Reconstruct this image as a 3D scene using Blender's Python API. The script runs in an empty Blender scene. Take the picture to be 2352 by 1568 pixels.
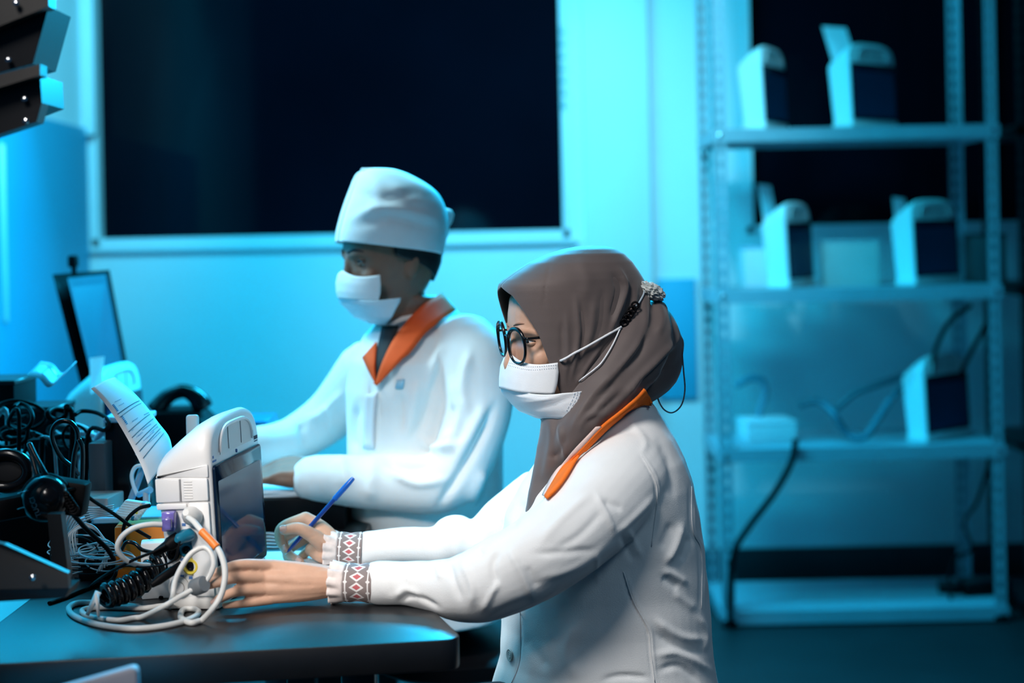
import bpy, bmesh, math, random
import numpy as np
from mathutils import Vector, Matrix, Euler
from mathutils.bvhtree import BVHTree
random.seed(7)
scene = bpy.context.scene
COL = scene.collection
R = math.radians

# ---------------------------------------------------------------- camera
FPX, CX, HY, ROLL, CZ = 3400.0, 1176.0, 540.0, 0.020, 1.32
cr, sr = math.cos(ROLL), math.sin(ROLL)
cam = bpy.data.cameras.new('camera')
cam.sensor_width = 36.0
cam.lens = FPX / 2352.0 * 36.0
cam.shift_y = -(784.0 - HY) / 2352.0
cam.clip_start = 0.05
cam.dof.use_dof = True
cam.dof.focus_distance = 2.41
cam.dof.aperture_fstop = 1.9
camo = bpy.data.objects.new('camera', cam)
COL.objects.link(camo)
camo.matrix_world = Matrix(((cr, sr, 0, 0), (0, 0, -1, 0), (-sr, cr, 0, CZ), (0, 0, 0, 1)))
scene.camera = camo

# ---------------------------------------------------------------- world, lights, exposure
w = bpy.data.worlds.new('night'); scene.world = w; w.use_nodes = True
w.node_tree.nodes['Background'].inputs[0].default_value = (0.02, 0.10, 0.22, 1)
w.node_tree.nodes['Background'].inputs[1].default_value = 0.30
vs = scene.view_settings
vs.view_transform = 'Standard'; vs.look = 'None'; vs.gamma = 1.0; vs.exposure = 0.0
vs.use_curve_mapping = False

def lamp(name, kind, loc, target, color, power, size=0.5, size_y=None, spot=None, blend=0.5):
    L = bpy.data.lights.new(name, kind)
    L.color = color; L.energy = power
    if kind == 'AREA':
        L.shape = 'RECTANGLE'; L.size = size; L.size_y = size_y or size
    else:
        L.shadow_soft_size = size
    if kind == 'SPOT':
        L.spot_size = R(spot); L.spot_blend = blend
    o = bpy.data.objects.new(name, L); COL.objects.link(o)
    o.location = loc
    o.rotation_euler = (Vector(target) - Vector(loc)).to_track_quat('-Z', 'Y').to_euler()
    return o
CY = (0.012, 0.56, 1.0)
WCY = (0.02, 0.66, 1.0)
PCY = (0.30, 0.80, 1.0)
lamp('key_spot', 'SPOT', (-0.90, 0.88, 2.90), (-0.10, 2.33, 1.00), (1.0, 0.96, 0.93), 355, 0.42, spot=24, blend=0.45)
lamp('desk_fill_spot', 'SPOT', (-0.95, 0.60, 1.95), (-0.40, 2.30, 0.90), (1.0, 0.95, 0.90), 120, 0.20, spot=17, blend=0.5)  # added spot, brightens the monitor side and the near hand
lamp('torso_fill_spot', 'SPOT', (1.25, 0.75, 2.75), (0.28, 2.35, 0.80), (0.62, 0.84, 1.0), 46, 0.35, spot=24, blend=0.6)  # added bluish fill for the woman's torso, not a ceiling fitting
lamp('cyan_wall_wash', 'AREA', (-0.45, 3.7, 2.9), (-0.35, 5.6, 0.95), WCY, 66, 1.6, 0.3)
lamp('cyan_wall_spot', 'SPOT', (0.20, 3.2, 2.98), (0.28, 5.6, 1.40), PCY, 195, 0.10, spot=48, blend=1.0)
lamp('cyan_left_wall_spot', 'SPOT', (-0.6, 3.6, 2.6), (-1.7, 5.2, 1.9), PCY, 95, 0.2, spot=50, blend=0.8)
lamp('cyan_left_flood', 'AREA', (-1.50, 3.7, 2.25), (0.0, 2.8, 1.0), CY, 16, 0.8, 0.8)
lamp('cyan_back_flood', 'AREA', (0.10, 4.5, 2.25), (-0.05, 2.3, 0.75), CY, 180, 1.1, 0.4)
lamp('cyan_man_spot', 'SPOT', (-1.30, 3.10, 2.65), (-0.22, 3.05, 1.10), (0.50, 0.88, 1.0), 190, 0.2, spot=36, blend=0.7)
lamp('cyan_shelf_spot', 'SPOT', (-0.3, 2.9, 2.75), (0.85, 5.0, 1.55), WCY, 95, 0.2, spot=26, blend=0.9)

# ---------------------------------------------------------------- pixel <-> place helpers
def P(px, py, d):
    u = (px - CX) / FPX; v = (HY - py) / FPX
    return Vector((d * (u * cr + v * sr), d, CZ + d * (-u * sr + v * cr)))
def Pz(px, py, z):
    u = (px - CX) / FPX; v = (HY - py) / FPX
    k = -u * sr + v * cr
    return P(px, py, (z - CZ) / k)
def proj(a):
    a = np.asarray(a, float)
    X = a[..., 0] / a[..., 1]; Z = (a[..., 2] - CZ) / a[..., 1]
    return np.stack([CX + FPX * (X * cr - Z * sr), HY - FPX * (X * sr + Z * cr)], -1)
def S(px, d):           # pixels at a distance -> metres
    return px * d / FPX

# ---------------------------------------------------------------- objects
def ME(name, V, F, smooth=True, sharp=None):
    m = bpy.data.meshes.new(name)
    m.from_pydata([tuple(v) for v in V], [], [tuple(f) for f in F])
    m.update()
    if smooth:
        for p in m.polygons: p.use_smooth = len(p.vertices) < 6
        if sharp is not None:
            m.set_sharp_from_angle(angle=R(sharp))
    return m
def base_matrix(o):
    return Matrix.Translation(o.location) @ o.rotation_euler.to_matrix().to_4x4()
def add(name, mesh, mat, parent=None, local=False, kind=None, label=None):
    o = bpy.data.objects.new(name, mesh); COL.objects.link(o)
    if mat is not None:
        mesh.materials.clear()
        for mm in (mat if isinstance(mat, (list, tuple)) else [mat]): mesh.materials.append(mm)
    if parent is not None:
        o.parent = parent
        if not local:
            m = base_matrix(parent) if parent.type == 'EMPTY' else Matrix.Identity(4)
            o.matrix_parent_inverse = m.inverted()
    if kind: o['kind'] = kind
    if label: o['label'] = label
    return o
def tag(o, label, cat, group=None):
    o['label'] = label; o['category'] = cat
    if group: o['group'] = group
    return o
def thing(name, label, cat, loc=(0, 0, 0), rz=0.0, group=None):
    o = bpy.data.objects.new(name, None); COL.objects.link(o)
    o.empty_display_size = 0.05
    o.location = loc; o.rotation_euler = (0, 0, rz)
    return tag(o, label, cat, group)
def struct(name, mesh, mat, parent=None):
    o = add(name, mesh, mat, parent)
    if parent is None: o['kind'] = 'structure'
    return o
def copy_tree(o, parent=None):
    c = o.copy(); COL.objects.link(c)
    c.parent = parent
    if parent is not None: c.matrix_parent_inverse = o.matrix_parent_inverse.copy()
    for ch in list(o.children): copy_tree(ch, c)
    return c

# ---------------------------------------------------------------- mesh pieces: every builder returns (V, F)
def merge(*parts):
    V, F = [], []
    for v, f in parts:
        n = len(V); V += [tuple(x) for x in v]; F += [tuple(i + n for i in q) for q in f]
    return V, F
def xf(vf, M):
    return [tuple(M @ Vector(v)) for v in vf[0]], vf[1]
def box(c, s, M=None):
    x, y, z = s[0] / 2, s[1] / 2, s[2] / 2
    V = [(c[0] + a * x, c[1] + b * y, c[2] + e * z) for a in (-1, 1) for b in (-1, 1) for e in (-1, 1)]
    F = [(0, 1, 3, 2), (4, 6, 7, 5), (0, 4, 5, 1), (2, 3, 7, 6), (0, 2, 6, 4), (1, 5, 7, 3)]
    return xf((V, F), M) if M else (V, F)
def bbox(c, s, b=0.003, seg=2, M=None):
    bm = bmesh.new()
    V, F = box(c, s)
    vs_ = [bm.verts.new(v) for v in V]
    for f in F: bm.faces.new([vs_[i] for i in f])
    bmesh.ops.recalc_face_normals(bm, faces=bm.faces)
    bmesh.ops.bevel(bm, geom=list(bm.edges), offset=min(b, min(s) * 0.45), segments=seg, profile=0.5, affect='EDGES')
    bm.verts.index_update()
    out = ([tuple(v.co) for v in bm.verts], [tuple(v.index for v in f.verts) for f in bm.faces])
    bm.free()
    return xf(out, M) if M else out
def prism(poly, h, M=None, b=0.0, seg=2):      # poly in xy, extruded 0..h in z
    bm = bmesh.new()
    lo = [bm.verts.new((p[0], p[1], 0)) for p in poly]
    hi = [bm.verts.new((p[0], p[1], h)) for p in poly]
    n = len(poly)
    bm.faces.new(lo[::-1]); bm.faces.new(hi)
    for i in range(n): bm.faces.new((lo[i], lo[(i + 1) % n], hi[(i + 1) % n], hi[i]))
    bmesh.ops.recalc_face_normals(bm, faces=bm.faces)
    if b > 0:
        ed = [e for e in bm.edges if len(e.link_faces) == 2 and e.calc_face_angle(0) > 0.6]
        bmesh.ops.bevel(bm, geom=ed, offset=b, segments=seg, profile=0.5, affect='EDGES')
    bm.verts.index_update()
    out = ([tuple(v.co) for v in bm.verts], [tuple(v.index for v in f.verts) for f in bm.faces])
    bm.free()
    return xf(out, M) if M else out
def loft(rings, closed=True, caps=True):
    V, F = [], []
    n = len(rings[0])
    for r in rings: V += [tuple(p) for p in r]
    for i in range(len(rings) - 1):
        for j in range(n if closed else n - 1):
            k = (j + 1) % n
            F.append((i * n + j, i * n + k, (i + 1) * n + k, (i + 1) * n + j))
    if caps and closed:
        F.append(tuple(range(n))[::-1]); F.append(tuple((len(rings) - 1) * n + j for j in range(n)))
    return V, F
def cat(pts, n=8, closed=False):               # Catmull-Rom through points
    pts = [np.asarray(p, float) for p in pts]
    m = len(pts); out = []
    rng = m if closed else m - 1
    for i in range(rng):
        if closed: p0, p1, p2, p3 = pts[(i - 1) % m], pts[i], pts[(i + 1) % m], pts[(i + 2) % m]
        else:
            p1, p2 = pts[i], pts[i + 1]
            p0 = pts[i - 1] if i > 0 else 2 * p1 - p2
            p3 = pts[i + 2] if i + 2 < m else 2 * p2 - p1
        for k in range(n):
            t = k / n
            out.append(0.5 * ((2 * p1) + (-p0 + p2) * t + (2 * p0 - 5 * p1 + 4 * p2 - p3) * t * t + (-p0 + 3 * p1 - 3 * p2 + p3) * t ** 3))
    if not closed: out.append(pts[-1])
    return out
def tube(pts, rad, n=10, closed=False, caps=True, flat=1.0, flatdir=None):
    pts = [Vector(p) for p in pts]
    m = len(pts)
    rad = [rad] * m if isinstance(rad, (int, float)) else list(rad)
    T = []
    for i in range(m):
        a = pts[(i - 1) % m] if (closed or i > 0) else pts[i]
        b = pts[(i + 1) % m] if (closed or i < m - 1) else pts[i]
        t = (b - a)
        T.append(t.normalized() if t.length > 1e-9 else Vector((0, 0, 1)))
    ref = Vector((0, 0, 1)) if abs(T[0].z) < 0.9 else Vector((1, 0, 0))
    N = (ref - T[0] * ref.dot(T[0])).normalized()
    rings = []
    for i in range(m):
        N = (N - T[i] * N.dot(T[i]))
        N = N.normalized() if N.length > 1e-6 else Vector((0, 1, 0))
        if flatdir is not None:
            q = Vector(flatdir); q = q - T[i] * q.dot(T[i])
            if q.length > 1e-4: N = q.normalized()
        B = T[i].cross(N)
        rings.append([pts[i] + N * (math.cos(2 * math.pi * k / n) * rad[i] * flat) + B * (math.sin(2 * math.pi * k / n) * rad[i]) for k in range(n)])
    if closed:
        rings.append(rings[0])
        return loft(rings, True, False)
    return loft(rings, True, caps)
def limb(pts, rad, n=14, sub=4):                # tube with round ends; pts joints, rad per joint
    c = cat([(*p, r) for p, r in zip(pts, rad)], sub)
    P3 = [Vector(q[:3]) for q in c]; Rr = [max(q[3], 1e-4) for q in c]
    a = (P3[0] - P3[1]).normalized(); b = (P3[-1] - P3[-2]).normalized()
    pre, prr, post, por = [], [], [], []
    for k in (80, 55, 28):
        pre.append(P3[0] + a * Rr[0] * math.sin(R(k))); prr.append(Rr[0] * math.cos(R(k)))
    for k in (28, 55, 80):
        post.append(P3[-1] + b * Rr[-1] * math.sin(R(k))); por.append(Rr[-1] * math.cos(R(k)))
    return tube(pre + P3 + post, prr + Rr + por, n)
def ball(c, r, nu=16, nv=10, M=None):
    r = (r, r, r) if isinstance(r, (int, float)) else r
    rings = []
    for i in range(nv + 1):
        t = math.pi * min(max(i / nv, 0.004), 0.996)
        rings.append([(c[0] + r[0] * math.sin(t) * math.cos(2 * math.pi * k / nu), c[1] + r[1] * math.sin(t) * math.sin(2 * math.pi * k / nu), c[2] + r[2] * math.cos(t)) for k in range(nu)][::-1])
    o = loft(rings)
    return xf(o, M) if M else o
def lathe(prof, n=24, M=None):                  # prof [(r, z)] about z
    rings = [[(r * math.cos(2 * math.pi * k / n), r * math.sin(2 * math.pi * k / n), z) for k in range(n)] for r, z in prof]
    o = loft(rings)
    return xf(o, M) if M else o
def axes(o, x, y, z):
    M = Matrix.Identity(4)
    for i, a in enumerate((x, y, z)):
        a = Vector(a)
        for j in range(3): M[j][i] = a[j]
    for j in range(3): M[j][3] = o[j]
    return M
def look(o, z, up=(0, 0, 1)):                   # frame with local z along z
    z = Vector(z).normalized(); up = Vector(up)
    if abs(z.dot(up)) > 0.98: up = Vector((0, 1, 0))
    x = up.cross(z).normalized(); y = z.cross(x)
    return axes(o, x, y, z)
def smoothed(vf, voxel=None, it=0, lam=0.5):    # union by voxel remesh, then smoothing -> numpy V, list F
    m = bpy.data.meshes.new('t'); m.from_pydata([tuple(v) for v in vf[0]], [], vf[1]); m.update()
    bm = bmesh.new(); bm.from_mesh(m); bmesh.ops.recalc_face_normals(bm, faces=bm.faces); bm.to_mesh(m); bm.free()
    o = bpy.data.objects.new('t', m); COL.objects.link(o)
    if voxel:
        k = o.modifiers.new('r', 'REMESH'); k.mode = 'VOXEL'; k.voxel_size = voxel; k.adaptivity = 0
    if it:
        k = o.modifiers.new('s', 'SMOOTH'); k.factor = lam; k.iterations = it
    dg = bpy.context.evaluated_depsgraph_get()
    e = o.evaluated_get(dg).to_mesh()
    V = np.empty(len(e.vertices) * 3); e.vertices.foreach_get('co', V); V = V.reshape(-1, 3)
    F = [tuple(p.vertices) for p in e.polygons]
    o.evaluated_get(dg).to_mesh_clear()
    bpy.data.objects.remove(o); bpy.data.meshes.remove(m)
    return V, F
def normals(V, F):
    m = bpy.data.meshes.new('t'); m.from_pydata([tuple(v) for v in V], [], F); m.update()
    N = np.empty(len(V) * 3); m.vertices.foreach_get('normal', N)
    bpy.data.meshes.remove(m)
    return N.reshape(-1, 3)
def seg_dist(q, poly):                          # distance of points q (n,2) to a polyline + position along it
    best = np.full(len(q), 1e9); along = np.zeros(len(q)); side = np.zeros(len(q))
    poly = np.asarray(poly, float); L = np.r_[0, np.cumsum(np.linalg.norm(np.diff(poly, axis=0), axis=1))]
    for i in range(len(poly) - 1):
        a, b = poly[i], poly[i + 1]; ab = b - a; l2 = (ab ** 2).sum() + 1e-9
        t = np.clip(((q - a) @ ab) / l2, 0, 1)
        dv = q - (a + t[:, None] * ab); d = np.linalg.norm(dv, axis=1)
        m = d < best
        best[m] = d[m]; along[m] = ((L[i] + t * math.sqrt(l2)) / L[-1])[m]
        side[m] = (np.sign(ab[0] * dv[:, 1] - ab[1] * dv[:, 0]))[m]
    return best, along, side
def folds(V, F, lst, dmin=0, dmax=99):
    """cloth folds: each (polyline in photo pixels, width px, height mm[, kind]) on the surface that faces the camera side"""
    V = np.array(V, float); N = normals(V, F)
    view = V - np.array([0, 0, CZ]); view /= np.linalg.norm(view, axis=1)[:, None]
    face = np.clip(-(N * view).sum(1) * 3.0 + 0.25, 0, 1)
    face *= (V[:, 1] > dmin) & (V[:, 1] < dmax)
    q = proj(V); D = np.zeros(len(V))
    for f in lst:
        poly, wd, h = f[0], f[1], f[2]; kind = f[3] if len(f) > 3 else 'r'
        poly = cat([np.array(p) for p in poly], 6) if len(poly) > 2 else poly
        d, t, s = seg_dist(q, poly)
        taper = np.clip(np.minimum(t, 1 - t) * 5, 0, 1) * 0.85 + 0.15
        end = (d < wd * 4)
        if kind == 'r': g = np.exp(-(d / wd) ** 2)
        elif kind == 'v': g = -np.exp(-(d / wd)) 
        elif kind == 's': g = np.exp(-(d / wd)) * s         # step: one side proud of the other
        else: g = np.exp(-(d / wd) ** 2) - 0.6 * np.exp(-((d - wd * 1.6) / (wd * 0.8)) ** 2)
        D += g * taper * end * h * 0.001
    return V + N * (D * face)[:, None]
def bvh(V, F): return BVHTree.FromPolygons([tuple(v) for v in V], F)
CAM = Vector((0, 0, CZ))
def onto(tree, px, py, off=0.003, fallback=2.4):   # the point of a built surface seen at a pixel, lifted by off
    d = (P(px, py, 1.0) - CAM).normalized()
    h = tree.ray_cast(CAM, d)
    if h[0] is None: return P(px, py, fallback)
    n = h[1] if h[1].dot(d) < 0 else -h[1]
    return h[0] + (n * 0.5 - d * 0.5) * off
# ---------------------------------------------------------------- materials (all node-based)
def M_(name, col, rough=0.5, metal=0.0, var=0.06, vscale=12.0, bump=0.0, bscale=200.0, sheen=0.0, spec=0.5, sss=0.0, coat=0.0, weave=None, alpha=None, trans=0.0, emit=None):
    m = bpy.data.materials.new(name); m.use_nodes = True
    nt = m.node_tree; b = nt.nodes['Principled BSDF']; L = nt.links
    tc = nt.nodes.new('ShaderNodeTexCoord')
    nz = nt.nodes.new('ShaderNodeTexNoise'); nz.inputs['Scale'].default_value = vscale; nz.inputs['Detail'].default_value = 4
    L.new(tc.outputs['Object'], nz.inputs['Vector'])
    rp = nt.nodes.new('ShaderNodeValToRGB')
    rp.color_ramp.elements[0].position = 0.3; rp.color_ramp.elements[1].position = 0.7
    rp.color_ramp.elements[0].color = (*[max(c * (1 - var), 0) for c in col], 1)
    rp.color_ramp.elements[1].color = (*[min(c * (1 + var), 1) for c in col], 1)
    L.new(nz.outputs['Fac'], rp.inputs['Fac']); L.new(rp.outputs['Color'], b.inputs['Base Color'])
    b.inputs['Roughness'].default_value = rough; b.inputs['Metallic'].default_value = metal
    b.inputs['Specular IOR Level'].default_value = spec
    b.inputs['Sheen Weight'].default_value = sheen
    b.inputs['Coat Weight'].default_value = coat
    if sss:
        b.inputs['Subsurface Weight'].default_value = sss
        b.inputs['Subsurface Radius'].default_value = (0.012, 0.005, 0.003); b.inputs['Subsurface Scale'].default_value = 0.6
    if trans: b.inputs['Transmission Weight'].default_value = trans
    if alpha is not None: b.inputs['Alpha'].default_value = alpha
    if emit: b.inputs['Emission Color'].default_value = (*emit[0], 1); b.inputs['Emission Strength'].default_value = emit[1]
    if bump:
        if weave:
            n2 = nt.nodes.new('ShaderNodeTexWave'); n2.inputs['Scale'].default_value = weave; n2.inputs['Distortion'].default_value = 2.0
            n2.bands_direction = 'DIAGONAL'; out = n2.outputs['Fac']
        else:
            n2 = nt.nodes.new('ShaderNodeTexNoise'); n2.inputs['Scale'].default_value = bscale; n2.inputs['Detail'].default_value = 3; out = n2.outputs['Fac']
        L.new(tc.outputs['Object'], n2.inputs['Vector'])
        bp = nt.nodes.new('ShaderNodeBump'); bp.inputs['Strength'].default_value = bump; bp.inputs['Distance'].default_value = 0.002
        L.new(out, bp.inputs['Height']); L.new(bp.outputs['Normal'], b.inputs['Normal'])
    return m
wall_m = M_('painted_wall', (0.80, 0.82, 0.84), 0.7, var=0.03, vscale=2, bump=0.15, bscale=90)
wall_shade_m = M_('blue_wall_shade', (0.03, 0.40, 0.60), 0.6, var=0.05, vscale=2)  # blue that stands in for shade on the white wall
floor_m = M_('dark_vinyl_floor', (0.007, 0.009, 0.010), 0.5, var=0.25, vscale=5)
frame_m = M_('white_aluminium', (0.78, 0.80, 0.82), 0.4, var=0.02)
glass_m = M_('night_glass', (0.0022, 0.003, 0.007), 0.06, var=0.2, vscale=1.5, spec=0.08)
desk_m = M_('black_laminate', (0.006, 0.0065, 0.008), 0.38, var=0.15, vscale=30, bump=0.08, bscale=400, spec=1.0)
edge_m = M_('black_edge_band', (0.012, 0.012, 0.014), 0.45, var=0.1)
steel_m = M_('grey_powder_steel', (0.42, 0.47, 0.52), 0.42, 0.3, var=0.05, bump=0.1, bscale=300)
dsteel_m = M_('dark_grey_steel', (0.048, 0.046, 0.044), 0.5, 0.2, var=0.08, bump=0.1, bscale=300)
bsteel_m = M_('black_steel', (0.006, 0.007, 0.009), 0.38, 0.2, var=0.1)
chrome_m = M_('bright_screw', (0.8, 0.8, 0.82), 0.2, 1.0, var=0.03)
shell_m = M_('white_plastic', (0.80, 0.79, 0.78), 0.38, var=0.015, bump=0.03, bscale=600)
shell2_m = M_('ivory_plastic', (0.74, 0.72, 0.69), 0.42, var=0.02)
gap_m = M_('grey_gap', (0.25, 0.25, 0.26), 0.6)
screen_m = M_('dark_screen', (0.004, 0.012, 0.03), 0.10, var=0.1, spec=0.06)
blackp_m = M_('black_plastic', (0.004, 0.004, 0.005), 0.2, var=0.1, spec=0.45)
blackm_m = M_('black_rubber', (0.004, 0.004, 0.005), 0.5, var=0.1, spec=0.08)
greyp_m = M_('grey_rubber', (0.16, 0.17, 0.18), 0.45)
teal_m = M_('teal_plastic', (0.01, 0.16, 0.26), 0.3)
yellow_m = M_('yellow_plastic', (0.80, 0.62, 0.08), 0.4)
orange_m = M_('orange_tape', (0.90, 0.22, 0.03), 0.45)
orangeb_m = M_('amber_box', (0.85, 0.20, 0.005), 0.5)
purple_m = M_('violet_plastic', (0.16, 0.13, 0.42), 0.15, spec=0.7, var=0.3, vscale=60)
cablew_m = M_('ivory_cable', (0.70, 0.69, 0.66), 0.4, var=0.03)
cableg_m = M_('grey_cable', (0.42, 0.44, 0.46), 0.42, var=0.05)
paper_m = M_('white_paper', (0.82, 0.84, 0.86), 0.75, var=0.015)
ink_m = M_('dark_ink', (0.05, 0.07, 0.12), 0.7)
inkb_m = M_('blue_ink', (0.06, 0.16, 0.40), 0.6)
card_m = M_('white_card', (0.80, 0.80, 0.80), 0.6, var=0.02)
bluep_m = M_('pale_blue_plastic', (0.30, 0.55, 0.70), 0.4)
coat_m = M_('white_cotton', (0.80, 0.80, 0.79), 0.85, var=0.02, vscale=25, bump=0.25, bscale=700, sheen=0.15, spec=0.2)
seam_m = M_('white_thread', (0.74, 0.75, 0.76), 0.85)
orangec_m = M_('orange_cotton', (0.88, 0.18, 0.02), 0.8, var=0.05, vscale=40, bump=0.3, bscale=500, spec=0.2)
pink_m = M_('pale_pink_lining', (0.80, 0.58, 0.52), 0.85)
hijab_m = M_('taupe_crepe', (0.118, 0.090, 0.084), 0.62, var=0.05, vscale=30, bump=0.12, bscale=900, sheen=0.35, spec=0.35)
skin_m = M_('light_skin', (0.62, 0.36, 0.245), 0.5, var=0.07, vscale=45, bump=0.08, bscale=350, sss=0.05, spec=0.4)
skin2_m = M_('brown_skin', (0.26, 0.13, 0.085), 0.5, var=0.08, vscale=40, bump=0.06, bscale=300, sss=0.08, spec=0.4)
nail_m = M_('fingernail', (0.70, 0.45, 0.38), 0.25, var=0.03)
hair_m = M_('dark_hair', (0.012, 0.010, 0.010), 0.5, var=0.3, vscale=80)
brow_m = M_('soft_brown_brow', (0.30, 0.165, 0.11), 0.8)
eye_m = M_('eye_white', (0.72, 0.70, 0.68), 0.15)
iris_m = M_('dark_iris', (0.02, 0.012, 0.01), 0.1)
mask_m = M_('white_nonwoven', (0.82, 0.84, 0.86), 0.85, var=0.02, vscale=60, bump=0.2, bscale=900, spec=0.2)
maskb_m = M_('pale_blue_nonwoven', (0.62, 0.76, 0.84), 0.85, var=0.02, vscale=60, bump=0.2, bscale=900, spec=0.2)
cap_m = M_('white_surgical_cap', (0.82, 0.83, 0.84), 0.85, var=0.02, vscale=40, bump=0.2, bscale=600, spec=0.2)
pen_m = M_('blue_pen', (0.004, 0.035, 0.22), 0.2, var=0.05, spec=0.6)
penb_m = M_('bright_blue_pen_cap', (0.005, 0.09, 0.42), 0.25, var=0.05)
fluff_m = M_('pale_fleece', (0.60, 0.63, 0.61), 0.9, var=0.3, vscale=150, bump=0.8, bscale=250)
cord_m = M_('slate_cord', (0.07, 0.10, 0.13), 0.6, var=0.3, vscale=500)
shirt_m = M_('black_shirt', (0.012, 0.013, 0.016), 0.8)
trouser_m = M_('dark_trousers', (0.03, 0.035, 0.045), 0.85)
lens_m = bpy.data.materials.new('spectacle_lens'); lens_m.use_nodes = True
_n = lens_m.node_tree.nodes; _l = lens_m.node_tree.links
_t = _n.new('ShaderNodeBsdfTransparent'); _g = _n.new('ShaderNodeBsdfGlossy'); _g.inputs['Roughness'].default_value = 0.02
_f = _n.new('ShaderNodeFresnel'); _f.inputs['IOR'].default_value = 1.35
_x = _n.new('ShaderNodeMixShader')
_x.inputs[0].default_value = 0.05; _l.new(_t.outputs[0], _x.inputs[1]); _l.new(_g.outputs[0], _x.inputs[2])
_l.new(_x.outputs[0], _n['Material Output'].inputs['Surface'])
# printed cuff: diamonds and dots in uv
cuff_m = bpy.data.materials.new('printed_cuff'); cuff_m.use_nodes = True
nt = cuff_m.node_tree; N_, L_ = nt.nodes, nt.links
bs = N_['Principled BSDF']; bs.inputs['Roughness'].default_value = 0.7; bs.inputs['Specular IOR Level'].default_value = 0.25
def mth(op, a, b=None):
    n = N_.new('ShaderNodeMath'); n.operation = op
    for i, q in enumerate((a, b)):
        if q is None: continue
        if isinstance(q, (int, float)): n.inputs[i].default_value = q
        else: L_.new(q, n.inputs[i])
    return n.outputs[0]
def mix(f, a, b):
    n = N_.new('ShaderNodeMix'); n.data_type = 'RGBA'
    L_.new(f, n.inputs[0])
    for i, q in ((6, a), (7, b)):
        if isinstance(q, tuple): n.inputs[i].default_value = (*q, 1)
        else: L_.new(q, n.inputs[i])
    return n.outputs[2]
uv = N_.new('ShaderNodeUVMap'); sp = N_.new('ShaderNodeSeparateXYZ'); L_.new(uv.outputs[0], sp.inputs[0])
fu = mth('ABSOLUTE', mth('SUBTRACT', mth('FRACT', mth('MULTIPLY', sp.outputs[0], 11.0)), 0.5))
def row(v0, sv):
    return mth('ABSOLUTE', mth('MULTIPLY', mth('SUBTRACT', sp.outputs[1], v0), sv))
dm = mth('ADD', mth('MULTIPLY', fu, 1.0), row(0.5, 1.9))
white = mth('LESS_THAN', dm, 0.48); red = mth('LESS_THAN', dm, 0.28)
fu2 = mth('ABSOLUTE', mth('SUBTRACT', mth('FRACT', mth('ADD', mth('MULTIPLY', sp.outputs[0], 11.0), 0.5)), 0.5))
dd1 = mth('LESS_THAN', mth('ADD', fu2, row(0.12, 2.6)), 0.20); dd2 = mth('LESS_THAN', mth('ADD', fu2, row(0.88, 2.6)), 0.20)
bar = mth('MULTIPLY', mth('LESS_THAN', mth('MINIMUM', row(0.12, 1), row(0.88, 1)), 0.022), mth('GREATER_THAN', fu2, 0.12))
wd = mth('MAXIMUM', mth('MAXIMUM', white, bar), mth('MAXIMUM', dd1, dd2))
c1 = mix(wd, (0.24, 0.19, 0.18), (0.78, 0.74, 0.72)); c2 = mix(red, c1, (0.50, 0.12, 0.13))
L_.new(c2, bs.inputs['Base Color'])
# ---------------------------------------------------------------- the room
YW = 5.6
XL = P(197, 300, YW).x
struct('floor', ME('floor', *box((0.2, 3.0, -0.025), (7, 7, 0.05)), smooth=False), floor_m)
struct('wall_left', ME('wall_left', *box((XL - 0.05, 3.9, 1.5), (0.1, 3.6, 3.1)), smooth=False), wall_m)
zs = P(760, 556, YW).z                      # window sill height
w1l, w1r = P(208, 300, YW).x, P(1304, 300, YW).x
w2l, w2r = P(1712, 300, YW).x, 2.75
Z1 = 2.75
# back wall pieces round the two openings
wb = merge(box(((XL - 0.1 + 3.6) / 2, YW + 0.06, zs / 2), (3.6 - XL + 0.1, 0.12, zs)),
           box(((XL - 0.1 + 3.6) / 2, YW + 0.06, (Z1 + 3.05) / 2), (3.6 - XL + 0.1, 0.12, 3.05 - Z1)),
           box(((XL - 0.1 + w1l) / 2, YW + 0.06, (zs + Z1) / 2), (w1l - XL + 0.1, 0.12, Z1 - zs)),
           box(((w1r + w2l) / 2, YW + 0.06, (zs + Z1) / 2), (w2l - w1r, 0.12, Z1 - zs)),
           box(((w2r + 3.6) / 2, YW + 0.06, (zs + Z1) / 2), (3.6 - w2r, 0.12, Z1 - zs)))
struct('wall_back', ME('wall_back', *wb, smooth=False), wall_m)
def window(n, x0, x1, mull):
    fr = struct('window_%d' % n, ME('frame', *merge(
        box(((x0 + x1) / 2, YW + 0.03, zs + 0.015), (x1 - x0, 0.07, 0.03)),
        box(((x0 + x1) / 2, YW + 0.03, Z1 - 0.015), (x1 - x0, 0.07, 0.03)),
        box((x0 + 0.012, YW + 0.03, (zs + Z1) / 2), (0.024, 0.07, Z1 - zs)),
        box((x1 - 0.012, YW + 0.03, (zs + Z1) / 2), (0.024, 0.07, Z1 - zs)),
        *[box((m, YW + 0.05, (zs + Z1) / 2), (0.02, 0.03, Z1 - zs)) for m in mull]), smooth=False), frame_m)
    xs = [x0 + 0.024] + list(mull) + [x1 - 0.024]
    for a, b in zip(xs[:-1], xs[1:]):
        add('window_pane', ME('pane', *box(((a + b) / 2, YW + 0.075, (zs + Z1) / 2), (b - a, 0.01, Z1 - zs - 0.06)), smooth=False), glass_m, fr)
window(1, w1l, w1r, [])
window(2, w2l, w2r, [w2l + 0.95])
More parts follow.
